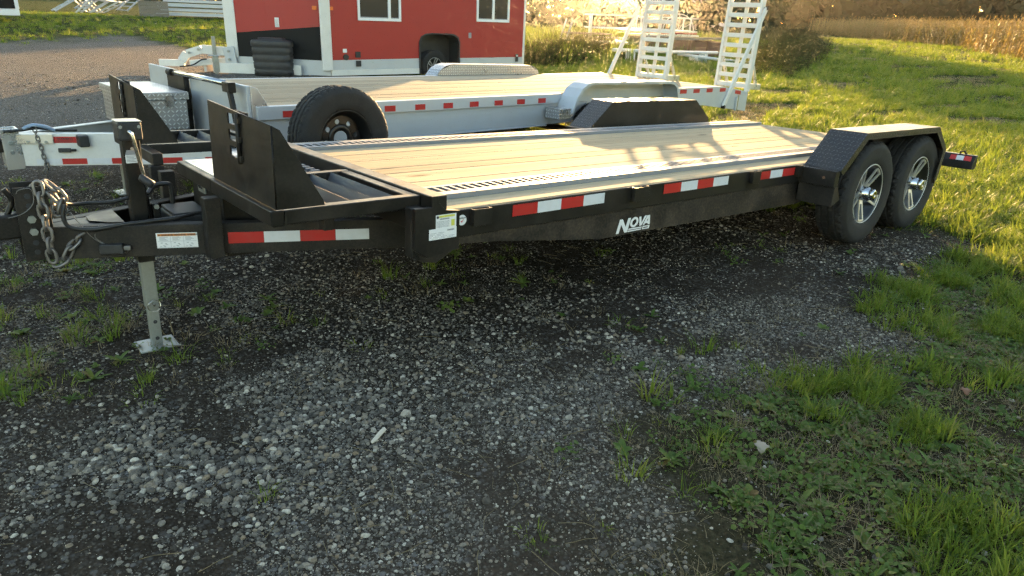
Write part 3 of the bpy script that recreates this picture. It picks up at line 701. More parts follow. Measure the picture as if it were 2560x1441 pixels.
MB().tube([(-.853, .97, .53), (-.853, .985, .53)], .011, 6).build('bolt', 'galvanised', jk)
lg_z0, lg_z1 = -.155, .36
leg = MB().box(-.943, -.887, 1.012, 1.068, -.02+.06, lg_z1).build('jack_leg', 'galvanised', jk, .004)
MB().box(-.938, -.892, 1.017, 1.063, lg_z0, .045).build('jack_leg', 'galvanised', jk, .003)
for z in (-.033, -.118): MB().lathe([(.001, 0), (.009, 0), (.009, .002), (.001, .002)], 16, frame((-.914, 1.0148, z), (1,0,0), (0,1,0))).build('leg_hole', 'ink', jk)
ft = plate_mesh('jack_foot', [(-.085, -.075), (.085, -.075), (.085, .075), (-.085, .075)], [], .006, 'galvanised', Matrix.Translation((-.916, 1.04, lg_z0-.002)))
link('jack_foot', ft, jk)
MB().tube([(-.914, .985, .062), (-.914, 1.10, .062)], .006, 10).build('jack_pin', 'chrome', jk)
MB().tube([(-.914+.028*math.cos(a), .992+.004*math.sin(a*2), .056+.028*math.sin(a)) for a in np.linspace(0, math.tau, 20)[:-1]], .0022, 6, True).build('pin_ring', 'chrome', jk, smooth=True)
# chains, hook, cables
chain(T, [(-1.284,.955,.656), (-1.284,.945,.60), (-1.283,.94,.54), (-1.284,.93,.48), (-1.283,.93,.42), (-1.281,.93,.365), (-1.258,.93,.345), (-1.229,.93,.37), (-1.206,.93,.41), (-1.173,.93,.436), (-1.15,.935,.446)])
chain(T, [(-1.279,.99,.66), (-1.25,.985,.668), (-1.225,.975,.64), (-1.21,.965,.605), (-1.222,.96,.565)]); chain(T, [(-1.25,1.0,.648), (-1.235,.985,.612), (-1.252,.97,.575)])
MB().tube(smooth_path([(-1.262,.965,.64), (-1.235,.955,.60), (-1.215,.95,.56), (-1.232,.95,.535), (-1.252,.95,.55), (-1.245,.95,.585)], 6), .0065, 8).build('chain_hook', 'chain_metal', T, smooth=True)
cable(T, [(-1.205,.94,.587), (-1.219,.935,.541), (-1.202,.93,.492), (-1.124,.90,.478), (-1.016,.87,.492), (-.881,.86,.497), (-.789,.86,.500), (-.72,.90,.498)], .009)
cable(T, [(-1.205,.96,.587), (-1.17,.99,.572), (-1.113,1.0,.570), (-1.023,1.0,.566), (-.955,1.01,.575)], .008)
cable(T, [(-.86,1.10,.565), (-.815,1.15,.591), (-.771,1.15,.597), (-.742,1.15,.583), (-.742,1.15,.50)], .011)
cable(T, [(-.89,.87,.497), (-.93,.90,.45), (-1.0,.895,.40)], .005)
cable(T, [(-1.19,.935,.55), (-1.16,.92,.49), (-1.12,.905,.43), (-1.05,.88,.385), (-1.02,.86,.37), (-1.01,.86,.385)], .0018, mat='chain_metal', n=5)
cable(T, [(-1.10,.91,.49), (-1.12,.905,.44), (-1.07,.89,.40), (-1.03,.865,.392)], .0018, mat='chain_metal', n=5)
cable(T, [(-1.36,.965,.64), (-1.35,.96,.655), (-1.31,.96,.655), (-1.31,.955,.60), (-1.35,.96,.56), (-1.40,.99,.54)], .0018, mat='chain_metal', n=5)

# ------------------------------------------------------------------ aluminium trailer behind
SY, SPT = .0771, -.0158
_ex = Vector((math.cos(SPT)*math.cos(SY), math.cos(SPT)*math.sin(SY), math.sin(SPT))); _ey = Vector((-math.sin(SY), math.cos(SY), 0))
MS = frame((.4116, 3.1005, .8211), _ex, _ey) @ Matrix.Translation((0, 0, 0))
S = empty('deck_trailer', MS @ Matrix.Translation((0, 0, -.86)), 'silver aluminium plank deck trailer with two upright ladder ramps at its tail', 'trailer')
S0 = 0.86                      # local deck height above the root
def sb(name, mat, x0, x1, y0, y1, z0, z1, bev=.004, par=None): return box(name, mat, par or S, x0, x1, y0, y1, z0+S0, z1+S0, bev)
def sp_(name, mat, pts, axis, a, b, bev=.003, par=None):
    if axis == 1: pts = [(q[0], q[1]+S0) for q in pts]
    return MB().prism(pts, axis, a, b).build(name, mat, par or S, bev)
SW = 2.19; AL, AB = 'aluminium', 'aluminium_bright'
for s_, yo in ((1, 0), (-1, SW)):
    Y = lambda a, b: sorted((yo+s_*a, yo+s_*b))
    sb('side_flange', AL, 0, 3.50, *Y(-.03, .03), -.105, -.002); sb('side_web', AL, 0, 5.6, *Y(.0, .026), -.33, -.107); sb('bottom_flange', AL, 0, 3.3, *Y(-.02, .03), -.345, -.331)
    sp_('tail_panel', AL, [(5.52, -.002), (6.95, -.002), (7.74, -.10), (7.75, -.385), (6.5, -.25), (5.52, -.25)], 1, *Y(-.028, .024))
for k in range(11):
    y0 = .032+k*(SW-.064)/11
    sb('plank', 'deck_wood_pale', .01, 6.95, y0+.0035, y0+(SW-.064)/11-.0035, -.04, random.uniform(-.003, .002), .003)
for k in range(11):
    y0 = .032+k*(SW-.064)/11
    sp_('plank', 'deck_wood_pale', [(6.955, -.001), (7.70, -.095), (7.70, -.125), (6.955, -.04)], 1, y0+.002, y0+(SW-.064)/11-.002, .002)
sb('tail_edge', AB, 7.705, 7.75, .03, SW-.03, -.20, -.10)
for x in np.arange(.4, 7, .8): sb('cross_member', AL, x-.03, x+.03, .03, SW-.03, -.16, -.045)
# red reflectors
xs = [.207, 1.167, 1.50, 1.83, 2.16, 2.49, 2.81, 3.13]
for x in xs: sb('reflective_strip', 'tape_red', x, x+.115, -.0325, -.0305, -.092, -.042, 0)
for x, z in ((5.56, -.075), (5.87, -.075), (6.2, -.075), (6.54, -.075), (6.90, -.078)): sb('reflective_strip', 'tape_red', x, x+.16, -.0305, -.0285, z, z+.052, 0)
sp_('reflective_strip', 'tape_red', [(7.35, -.115), (7.52, -.135), (7.52, -.083), (7.35, -.063)], 1, -.0305, -.0285, 0)
# fenders
for s_, yo in ((-1, 0), (1, SW)):
    Y = lambda a, b: sorted((yo+s_*a, yo+s_*b))
    pr = [(3.42, -.19), (3.50, -.02), (3.58, .07), (3.67, .118), (3.78, .138), (5.28, .118), (5.37, .10), (5.44, .05), (5.50, -.09)]
    b = MB(); bl = MB()
    for a, c in zip(pr, pr[1:]):
        n_ = Vector((-(c[1]-a[1]), 0, c[0]-a[0])).normalized()
        b.prism([(a[0], a[1]+S0), (c[0], c[1]+S0), (c[0]-n_.x*.004, c[1]-n_.z*.004+S0), (a[0]-n_.x*.004, a[1]-n_.z*.004+S0)], 1, *Y(.031, .262))
        bl.prism([(a[0], a[1]+S0), (c[0], c[1]+S0), (c[0]-n_.x*.03, c[1]-n_.z*.03+S0), (a[0]-n_.x*.03, a[1]-n_.z*.03+S0)], 1, *Y(.262, .266))
    f = b.build('fender', AL if s_ < 0 else 'silver_plate', S); bl.build('fender_lip', AL if s_ < 0 else 'silver_plate', f)
    sp_('inner_wall', 'silver_plate' if s_ > 0 else AL, [(3.44, -.10), (3.58, .065), (3.78, .134), (5.28, .114), (5.44, .045), (5.49, -.09)], 1, *Y(.024, .0305), 0, f)
    sb('fender_step', 'silver_plate', 3.25, 3.43, *Y(.031, .25), -.25, -.135)
for x in (4.0, 4.9):
    for s_, yo in ((-1, -.15), (1, SW+.15)):
        t = link('wheel', TYRE, S); t.matrix_local = Matrix.Translation((x, yo, -.47+S0)) @ Matrix.Rotation(0 if s_ < 0 else math.pi, 4, 'Z') @ Matrix.Scale(.95, 4)
        link('rim', STEEL_RIM, t); link('wheel_disc', STEEL_DISC, t).location = (0, -.02, 0)
    MB().tube([(x, -.08, -.47+S0), (x, SW+.08, -.47+S0)], .04, 10).build('axle', BD, S)
# front bulkhead
sb('bulkhead', AL, -.06, -.03, 1.545, 2.16, -.30, .155); sb('bulkhead', AL, -.06, -.03, .0, 1.135, -.36, .152)
sp_('bulkhead_gusset', AB, [(-.03, .15), (.02, .135), (.13, -.04), (.13, -.10), (-.03, -.10)], 1, -.012, -.002, .002)
bk = sb('black_bracket', BP, -.11, -.062, 1.14, 1.54, -.38, .160)
for (y, z) in ((1.48, .12), (1.48, .0), (1.20, -.08), (1.20, -.2)): MB().lathe([(.001, 0), (.012, 0), (.012, .008), (.001, .008)], 8, frame((-.113, y, z+S0), (0,1,0), (-1,0,0))).build('bolt', 'galvanised', bk)
MB().tube([(-.15, 1.30, .145+S0), (-.15, .62, .158+S0), (-.15, .16, .16+S0)], [.016, .022, .022], 14).build('damper_rod', 'chrome', S, smooth=True)
MB().tube([(-.15, 1.28, .145+S0), (-.15, 1.36, .145+S0)], .03, 12).build('damper_eye', BD, S); sb('damper_clevis', BP, -.18, -.12, .04, .16, .10, .175)
MB().beam((-.15, .09, .11+S0), (-.15, .02, -.12+S0), .05, .03, (1, 0, 0)).build('damper_arm', BP, S, .004)
tbx = sb('tool_box', 'silver_plate', -.60, -.20, .86, 1.75, -.28, -.035, .006)
MB().box(-.615, -.185, .845, 1.765, -.034+S0, .028+S0).build('lid', 'silver_plate', tbx, .006)
MB().box(-.37, -.31, .842, .8445, -.09+S0, .0+S0).build('latch', 'chrome', tbx, 0)
# tongue
def stongue(mir):
    Y = (lambda v: SW-v) if mir else (lambda v: v)
    a = Vector((-1.40, Y(1.055), S0)); c = Vector((.15, Y(.33), S0)); d = (c-a).normalized(); n = Vector((d.y, -d.x, 0))*(-1 if mir else 1)
    o = MB()
    def pr(o0, o1, z0, z1):
        q = []
        for z in (z0, z1):
            for P_, f_ in ((a, o0), (c, o0), (c, o1), (a, o1)): q.append(P_+n*f_+Vector((0, 0, z)))
        o.add(q, [(3,2,1,0), (4,5,6,7), (0,1,5,4), (2,3,7,6), (1,2,6,5), (3,0,4,7)])
    pr(0, .008, -.51, -.265); pr(-.06, 0, -.51, -.50); pr(-.06, 0, -.275, -.265)
    return o.build('tongue_rail', 'white_metal', S, .003), a, d, n
st, sa, sdd, sn = stongue(False); stongue(True)
def son(s_, z, off=.0095): return sa+sdd*s_+sn*off+Vector((0, 0, z))
strip(st, son(.10, -.500), sdd, EZ, (.17,)*8, .045, ('tape_white', 'tape_red')*4)
wlab = sticker(st, 'warning_label', 'tape_red', son(.24, -.335), sdd, EZ, .15, .048)
link('warning_text', text_mesh('warning_text', 'WARNING', .022, 'ink', frame(son(.262, -.311, .0108), sdd, EZ), .0006), st)
lines(st, 'warning_print', 'ink', son(.25, -.333, .0108), sdd, EZ, [(0, .002+.006*j, .12-.02*(j % 2), .002) for j in range(3)])
MB().box(0, .085, 0, .032, 0, .022, frame(son(.26, -.405), sdd, EZ)).build('breakaway_box', 'plastic_black', S, .004); MB().box(.085, .12, .006, .026, .004, .018, frame(son(.26, -.405), sdd, EZ)).build('breakaway_switch', BP, S, .004)
MB().box(0, .24, 0, .075, 0, .012, frame(son(.0, -.34), sdd, EZ)).build('bolt_plate', AB, S, .003)
for k in range(3): MB().lathe([(.001, 0), (.011, 0), (.011, .008), (.001, .008)], 6, frame(son(.07+.06*k, -.325, .03), sdd, tuple(-q for q in sn))).build('bolt', 'galvanised', st)
shc = MB(); shc.box(-1.50, -1.385, 1.035, 1.045, -.53+S0, -.225+S0); shc.box(-1.50, -1.385, 1.145, 1.155, -.53+S0, -.225+S0); shc.box(-1.398, -1.386, 1.046, 1.144, -.53+S0, -.225+S0)
shc = shc.build('coupler_channel', AB, S, .003)
for z in (-.33, -.40): MB().lathe([(.001, 0), (.016, 0), (.016, .01), (.001, .01)], 6, frame((-1.45, 1.024, z+S0), (1,0,0), (0,1,0))).build('bolt', 'galvanised', shc)
scp = MB().box(-1.95, -1.46, 1.055, 1.135, -.40+S0, -.30+S0).build('coupler', BP, S, .012)
MB().tube(smooth_path([(-1.66, 1.06, -.29+S0), (-1.62, 1.05, -.24+S0), (-1.57, 1.05, -.205+S0)], 5), .008, 8).build('coupler_latch', BP, scp, smooth=True)
MB().box(-1.05, -.98, .80, .90, -.36+S0, -.27+S0).build('jack_mount', 'plastic_black', S, .01)
SL = MB().tube(stadium(.046, .024), .0045, 6, True).mesh('chain_link', 'chain_metal', True)
chain(S, [(-1.29, .985, -.235+S0), (-1.285, .975, -.29+S0), (-1.275, .97, -.36+S0), (-1.27, .965, -.43+S0), (-1.262, .96, -.50+S0), (-1.258, .96, -.57+S0)], .034, SL); chain(S, [(-1.262, .965, -.50+S0), (-1.285, .97, -.56+S0), (-1.27, .98, -.59+S0)], .034, SL)
cable(S, [(-1.48, 1.02, -.24+S0), (-1.38, 1.0, -.235+S0), (-1.27, .99, -.225+S0), (-1.15, 1.02, -.25+S0), (-1.0, 1.05, -.265+S0)], .010); cable(S, [(-1.36, 1.0, -.225+S0), (-1.30, .98, -.20+S0), (-1.22, .985, -.215+S0), (-1.16, 1.02, -.25+S0)], .014, mat='boat_blue')
sj = MB().box(-.715, -.655, 1.065, 1.125, -.80, -.22, Matrix.Translation((0, 0, S0))).build('tongue_jack', 'galvanised', S, .004)
MB().box(-.78, -.59, 1.0, 1.19, -.815, -.803, Matrix.Translation((0, 0, S0))).build('jack_foot', 'galvanised', sj, .003)
# ladder ramps, feet and struts
def ladder(y0, y1):
    tilt = Matrix.Translation((7.77, 0, -.10+S0)) @ Matrix.Rotation(R(2.5), 4, 'Y')
    o = None; H = 2.05
    for yy in (y0, y1-.045):
        q = MB().box(-.03, .07, yy, yy+.045, 0, H, tilt).build('ladder_ramp' if o is None else 'ramp_rail', 'white_metal', S if o is None else o, .004)
        if o is None: o = q
    MB().box(.045, .065, (y0+y1)/2-.03, (y0+y1)/2+.03, .02, H-.05, tilt).build('ramp_spine', 'white_metal', o, .003)
    for k in range(14):
        MB().box(-.02, .035, y0+.046, y1-.046, .05+k*.143, .05+k*.143+.062, tilt).build('ramp_rung', 'white_metal', o, .004)
    MB().box(.02, .42, y0+.02, y0+.06, .03, .115, tilt).build('ramp_foot', AB, o, .003); MB().box(.02, .42, y1-.06, y1-.02, .03, .115, tilt).build('ramp_foot', AB, o, .003)
    MB().box(.40, .44, y0+.02, y1-.02, .03, .115, tilt).build('ramp_foot', AB, o, .003)
    for yy in (y0+.04, y1-.04): MB().beam(tilt @ Vector((.06, yy, .45)), tilt @ Vector((.30, yy, .10)), .03, .05).build('ramp_brace', AB, o, .003)
    return o
ladder(.0, .57); ladder(1.49, 2.10)
for yy, xa in ((-.045, 7.03), (SW+.045, 7.03)):
    d_ = MB().beam((xa, yy, -.29+S0), (7.84, yy, 1.08+S0), .03, .075, (1, 0, 0)).build('ramp_strut', 'white_metal', S, .006)
    for P_ in ((xa, yy, -.29+S0), (7.84, yy, 1.08+S0)): MB().tube([(P_[0], P_[1]-.03, P_[2]), (P_[0], P_[1]+.03, P_[2])], .024, 12).build('pivot_bolt', BD, d_)
MB().tube([(7.45, -.04, -.14+S0), (7.45, -.04, -.36+S0)], .01, 8).build('latch_pin', 'chrome', S); sb('latch_plate', AL, 7.39, 7.42, -.055, -.0285, -.36, -.16)

# ------------------------------------------------------------------ red fish house
HB = Vector((5.09, 11.57, .0)); gz = float(tz(6.5, 11.8))
Hh = empty('fish_house', Matrix.Translation((5.09, 11.57, gz)), 'red wheeled fish house with black nose corner, white windows and silver skirt', 'trailer house')
OH = (5.09, 11.57, gz); XE = 10.35; YF = 14.0; TIP = (3.50, 12.79); ZT = 2.55
def hb(name, mat, x0, x1, y0, y1, z0, z1, bev=.004, par=None): return box(name, mat, par or Hh, x0, x1, y0, y1, z0, z1, bev, org=OH)
def hplate(name, mat, outer, holes, th, M, par=None):
    me = plate_mesh(name, outer, holes, th, mat, M); me.transform(Matrix.Translation((-OH[0], -OH[1], -OH[2]))); return link(name, me, par or Hh)
well = [(7.28, .2), (7.28, .86), (7.33, .97), (7.45, 1.03), (7.6, 1.045), (8.02, 1.045), (8.17, 1.03), (8.29, .97), (8.335, .86), (8.335, .2)]
HM = frame((0, 11.57, 0), EX, EZ)
w1 = [(5.80, 1.355), (6.735, 1.355), (6.735, 2.15), (5.80, 2.15)]; w2 = [(8.885, 1.405), (9.775, 1.405), (9.775, 2.15), (8.885, 2.15)]
hplate('side_wall', 'house_red', [(5.09, .51), (7.28, .535)]+[q for q in well[1:-1]]+[(8.335, .535), (XE, .55), (XE, ZT), (5.09, ZT)], [w1, w2], .02, HM)
hplate('skirt', AL, [(5.09, .20), (7.28, .205), (7.28, .533), (5.09, .508)], [], .03, HM); hplate('skirt', AL, [(8.335, .21), (XE, .25), (XE, .548), (8.335, .533)], [], .03, HM)
hplate('skirt_rail', 'white_metal', [(5.09, .20), (7.28, .205), (7.28, .32), (5.09, .315)], [], .05, HM)
hb('side_wall', 'house_red', 5.09, XE, YF-.02, YF, .21, ZT); hb('rear_wall', 'white_metal', XE-.02, XE, 11.59, YF-.022, .21, ZT); hb('roof', 'white_metal', 5.0, XE+.03, 11.54, YF+.03, ZT+.002, ZT+.06)
MB().prism([(5.02, 11.55), (TIP[0], TIP[1]), (5.02, YF+.02)], 2, ZT+.003, ZT+.055).build('nose_roof', 'white_metal', Hh, org=OH)
hb('floor_pan', 'house_black', 5.1, XE-.03, 11.6, YF-.03, .22, .26)
hb('rear_trim', 'white_metal', XE-.045, XE+.015, 11.545, 11.60, .22, ZT)
# wheel well lining, wheel
for a, c in zip(well, well[1:]):
    if abs(a[0]-c[0])+abs(a[1]-c[1]) > 0:
        pass
lin = MB()
for a, c in zip(well, well[1:]): lin.add([(a[0], 11.56, a[1]), (c[0], 11.56, c[1]), (c[0], 11.95, c[1]), (a[0], 11.95, a[1])], [(0, 1, 2, 3)])
lin.add([(q[0], 11.95, q[1]) for q in well], [tuple(range(len(well)))]); lin.build('wheel_well', 'plastic_black', Hh, org=OH)
trm = MB()
for a, c in zip(well, well[1:]):
    ca = Vector((7.81, .6)); o_ = lambda q: (q[0]+(q[0]-ca.x)*.07, q[1]+(q[1]-.45)*.055 if q[1] > .3 else q[1])
    a2, c2 = o_(a), o_(c); trm.prism([a, c, c2, a2], 1, 11.535, 11.558)
trm.build('wheel_arch', 'plastic_black', Hh, org=OH)
hw = link('wheel', TYRE, Hh); hw.matrix_local = Matrix.Translation((7.72-OH[0], 11.74-OH[1], .25-OH[2]+.08)) @ Matrix.Rotation(R(4), 4, 'Z') @ Matrix.Scale(.97, 4)
link('rim', RIM, hw); link('rim_lip', LIP, hw)
for k in range(5): link('spoke', SPOKE, hw).rotation_euler = (0, k*math.tau/5, 0)
# windows
for (r_, mx) in ((w1, 6.50), (w2, 9.33)):
    (x0, z0), (x1, _), (_, z1) = r_[0], r_[1], r_[2]
    wo = hplate('window', 'window_white', [(x0-.05, z0-.055), (x1+.05, z0-.055), (x1+.05, z1+.05), (x0-.05, z1+.05)], [[(x0, z0), (mx-.03, z0), (mx-.03, z1), (x0, z1)], [(mx+.03, z0), (x1, z0), (x1, z1), (mx+.03, z1)]], .045, frame((0, 11.55, 0), EX, EZ))
    hb('pane', 'glass_dark', x0, mx-.03, 11.553, 11.558, z0, z1, 0, wo); hb('pane', 'glass_dark', mx+.03, x1, 11.553, 11.558, z0, z1, 0, wo)
    hb('sill_track', 'ink_grey', x0, x1, 11.545, 11.552, z0, z0+.02, 0, wo)
# corner post, nose panel
hb('corner_post', 'white_metal', 4.89, 5.12, 11.50, 11.555, .30, ZT, .02)
nx = Vector((TIP[0]-5.09, TIP[1]-11.57, 0)); NL = nx.length; nx.normalize(); NM = frame((5.09, 11.57, 0), tuple(nx), EZ); NN = Vector((nx.y, -nx.x, 0))   # s from corner to tip
NMr = Matrix.Translation((0, 0, 0)) @ NM
hplate('nose_panel', 'house_red', [(.0, 1.175), (NL, .965), (NL, ZT), (0, ZT)], [], .02, NMr); hplate('nose_panel', 'house_black', [(0, .495), (NL, .525), (NL, .963), (0, 1.173)], [], .02, NMr)
hplate('nose_skirt', AL, [(0, .20), (NL, .19), (NL, .523), (0, .493)], [], .02, NMr)
ny = Vector((TIP[0]-5.09, YF-TIP[1], 0)); hplate('nose_panel', 'house_red', [(0, .20), (NL, .2), (NL, ZT), (0, ZT)], [], .02, frame((5.09, YF, 0), (TIP[0]-5.09, TIP[1]-YF, 0), EZ))
MB().prism([(TIP[0]-.09, TIP[1]-.02), (TIP[0]+.10, TIP[1]-.115), (TIP[0]+.12, TIP[1]-.08), (TIP[0]-.03, TIP[1]+.05)], 2, .50, ZT).build('nose_post', 'white_metal', Hh, .006, org=OH)
out = Vector((-.608, -.794, 0))
def npt(s_, z, d=0.): v = Vector((5.09, 11.57, 0))+nx*s_+out*d; return (v.x, v.y, z)
ns = MB().box(0, .085, 0, .18, 0, .003, frame(npt(1.07, 1.115, .012), tuple(-nx), EZ)).build('notice_label', 'decal_white', Hh, org=OH)
b = MB(); MM = frame(npt(1.07, 1.115, .0165), tuple(-nx), EZ)
for j in range(9): b.box(.008, .075-.01*(j % 2), .012+j*.017, .018+j*.017, 0, .001, MM)
b.build('notice_print', 'ink_grey', ns, org=(0, 0, 0)).matrix_local = Matrix.Translation((-OH[0], -OH[1], -OH[2])); ns.children[0]['kind'] = 'stuff'
MB().box(0, .09, 0, .075, 0, .02, frame(npt(.30, 1.47, .012), tuple(-nx), EZ)).build('marker_light', 'lens_orange', Hh, .004, org=OH); hb('marker_light', 'lens_orange', 5.125, 5.20, 11.535, 11.557, 1.475, 1.545, .004)
# propane cover (ribbed)
pc = MB(); pcx = Vector((4.235, 12.23, 0))+out*.30; rings = []
def sup(a, n=4): c, s_ = math.cos(a), math.sin(a); return (abs(c)**(2/n)*(1 if c > 0 else -1), abs(s_)**(2/n)*(1 if s_ > 0 else -1))
zs = [(.20, .90), (.205, .97), (.30, .96), (.32, .93), (.34, .97), (.44, .985), (.46, .95), (.48, .99), (.58, 1.0), (.60, .96), (.62, 1.005), (.72, 1.0), (.74, .97), (.76, 1.03), (.845, 1.035), (.875, .97), (.885, .72), (.89, .68), (.915, .66), (.92, .5), (.92, .01)]
n_ = 40
for z, f_ in zs:
    for k in range(n_):
        u, v = sup(k/n_*math.tau); P_ = pcx+nx*(u*.385*f_)-out*(v*.22*f_); pc.v.append((P_.x, P_.y, z))
pc.f = [(i*n_+k, i*n_+(k+1) % n_, (i+1)*n_+(k+1) % n_, (i+1)*n_+k) for i in range(len(zs)-1) for k in range(n_)]
pcv = pc.build('propane_cover', 'plastic_black', Hh, smooth=True, org=OH)
# outlets
hb('outlet_label', 'decal_white', 5.38, 5.47, 11.551, 11.558, .66, .735, 0)
oc = MB().lathe([(.001, 0), (.06, 0), (.06, .03), (.001, .03)], 20, frame((5.44, 11.53, .57), EX, (0, 1, 0))).build('power_inlet', 'plastic_black', Hh, org=OH)
hb('vent_cover', 'plastic_black', 5.66, 5.78, 11.54, 11.558, .56, .68); hb('vent_cover', 'plastic_black', 5.66, 5.78, 11.525, 11.543, .38, .50)
hb('outlet_box', 'plastic_black', 10.07, 10.16, 11.53, 11.543, .44, .62); hb('outlet_plate', AL, 10.085, 10.145, 11.525, 11.529, .56, .60, 0)
hb('roof_scuff', 'ink_grey', 8.62, 8.70, 11.553, 11.559, .98, 1.10, 0)
# house tongue with lift arms
a_ = Vector((3.55, 12.65, .30)); tipb = Vector((2.35, 13.35, .36))
def hbeam(name, mat, p, q, w_, h_, up=(0, 0, 1)): return MB().beam(p, q, w_, h_).build(name, mat, Hh, .006, org=OH)
hbeam('tongue_rail', 'white_metal', (4.55, 11.80, .30), (3.10, 12.78, .30), .07, .20); hbeam('tongue_rail', 'white_metal', (4.3, 13.8, .30), (3.0, 13.0, .30), .07, .20)
hbeam('lift_arm', 'white_metal', (3.50, 12.70, .60), (2.98, 12.98, .64), .08, .17); hbeam('lift_arm', 'white_metal', (2.98, 12.98, .64), (2.72, 13.12, .54), .08, .16); hbeam('lift_arm', 'white_metal', (2.72, 13.12, .55), (2.62, 13.18, .40), .08, .16)
hbeam('hitch_bar', 'white_metal', (2.66, 13.15, .36), (2.25, 13.40, .36), .09, .13); hbeam('lower_arm', 'white_metal', (3.48, 12.72, .44), (2.75, 13.1, .36), .07, .12)
hbeam('arm_bracket', AL, (3.46, 12.70, .30), (3.42, 12.72, .70), .05, .22)
for P_ in ((3.42, 12.69, .62), (3.42, 12.69, .46), (2.92, 12.96, .64), (2.76, 13.05, .57)): MB().tube([(P_[0]-.04, P_[1]-.05, P_[2]), (P_[0]-.02, P_[1]-.03, P_[2])], .025, 10).build('pivot_bolt', 'galvanised', Hh, org=OH)
MB().box(-.03, .03, -.03, .03, .12, .90, Matrix.Translation((3.14, 12.72, 0))).build('tongue_jack', 'galvanised', Hh, .004, org=OH); MB().box(-.05, .05, -.05, .05, .22, .52, Matrix.Translation((3.14, 12.72, 0))).build('jack_sleeve', 'galvanised', Hh, .004, org=OH)
MB().box(-.13, .09, -.06, .06, .525, .545, Matrix.Translation((3.14, 12.72, 0))).build('jack_plate', AL, Hh, .003, org=OH)
MB().tube(smooth_path([(2.55, 13.12, .30), (2.75, 12.95, .34), (2.9, 12.85, .44), (3.0, 12.82, .46)], 6), .014, 8).build('cable', 'cable_black', Hh, smooth=True, org=OH)

# ------------------------------------------------------------------ plants: prototype meshes
def tinted(me, tint):
    a = me.attributes.new('tint', 'FLOAT', 'POINT'); a.data.foreach_set('value', np.asarray(tint, np.float32))
def blades(name, n, h0, h1, wd, spread, lean, mat, seed, seg=3):
    r = random.Random(seed); V = []; F = []; Tn = []
    for i in range(n):
        a = r.uniform(0, math.tau); d = spread*math.sqrt(r.random()); bx, by = d*math.cos(a), d*math.sin(a)
        la = a+r.uniform(-.9, .9); L = r.uniform(h0, h1); ln = lean*r.uniform(.3, 1.3); w_ = wd*r.uniform(.6, 1.3); ta = la+math.pi/2+r.uniform(-.6, .6); t = r.random()
        base = len(V)
        for k in range(seg+1):
            q = k/seg; hh = L*(q-.28*ln*q*q); off = L*ln*q*q*.75
            cx, cy = bx+off*math.cos(la), by+off*math.sin(la); ww = w_*(1-q**1.6)*.5+.0002
            V += [(cx+ww*math.cos(ta), cy+ww*math.sin(ta), hh-.004), (cx-ww*math.cos(ta), cy-ww*math.sin(ta), hh-.004)]; Tn += [t, t]
        F += [(base+2*k, base+2*k+1, base+2*k+3, base+2*k+2) for k in range(seg)]
    me = bpy.data.meshes.new(name); me.from_pydata(V, [], F); tinted(me, Tn); me.materials.append(MATS[mat]); return me
def rosette(name, n, L0, L1, wd, mat, seed, flat=.5):
    r = random.Random(seed); V = []; F = []; Tn = []
    for i in range(n):
        a = i/n*math.tau+r.uniform(-.5, .5); L = r.uniform(L0, L1); el = r.uniform(.15, flat+.35); t = r.random(); base = len(V); seg = 4
        for k in range(seg+1):
            q = k/seg; ww = wd*.5*math.sin(math.pi*min(1, .12+q*.88))**.7*r.uniform(.9, 1.1); rad = L*q*math.cos(el); z = L*(q*math.sin(el)-.45*q*q*math.sin(el))+.002
            c, s_ = math.cos(a), math.sin(a); cup = .25*ww
            V += [(rad*c-ww*s_, rad*s_+ww*c, z+cup), (rad*c, rad*s_, z), (rad*c+ww*s_, rad*s_-ww*c, z+cup)]; Tn += [t]*3
        for k in range(seg):
            for j in (0, 1): F.append((base+3*k+j, base+3*k+j+1, base+3*k+3+j+1, base+3*k+3+j))
    me = bpy.data.meshes.new(name); me.from_pydata(V, [], F); tinted(me, Tn); me.materials.append(MATS[mat]); return me
def clover(name, n, R_, sz, mat, seed):
    r = random.Random(seed); V = []; F = []; Tn = []
    for i in range(n):
        a = r.uniform(0, math.tau); d = R_*math.sqrt(r.random()); c = Vector((d*math.cos(a), d*math.sin(a), r.uniform(.008, .045))); t = r.random()
        M = Matrix.Rotation(r.uniform(0, 6.3), 3, 'Z') @ Matrix.Rotation(r.uniform(-.7, .7), 3, 'X') @ Matrix.Rotation(r.uniform(-.7, .7), 3, 'Y'); s_ = sz*r.uniform(.6, 1.3); b = len(V)
        for p_ in ((0, -.5), (.45, -.1), (.3, .45), (-.3, .45), (-.45, -.1)): V.append(tuple(c+M @ Vector((p_[0]*s_, p_[1]*s_, 0)))); Tn.append(t)
        F.append(tuple(range(b, b+5)))
    me = bpy.data.meshes.new(name); me.from_pydata(V, [], F); tinted(me, Tn); me.materials.append(MATS[mat]); return me
def stone_mesh(seed, sub=2):
    r = np.random.default_rng(seed); bm = bmesh.new(); bmesh.ops.create_icosphere(bm, subdivisions=sub, radius=1)
    pl = r.normal(size=(9, 3)); pl /= np.linalg.norm(pl, axis=1)[:, None]; dd = r.uniform(.62, .95, 9)
    sc_ = np.array([r.uniform(.85, 1.25), r.uniform(.65, 1.0), r.uniform(.5, .8)])
    for v in bm.verts:
        p_ = np.array(v.co)
        for k in range(9):
            e = p_ @ pl[k]-dd[k]
            if e > 0: p_ = p_-pl[k]*e*.85
        v.co = p_*sc_
    me = bpy.data.meshes.new('stone'); bm.to_mesh(me); bm.free(); me.materials.append(MATS['gravel_stone'])
    me.polygons.foreach_set('use_smooth', [seed % 3 == 0]*len(me.polygons)); return me
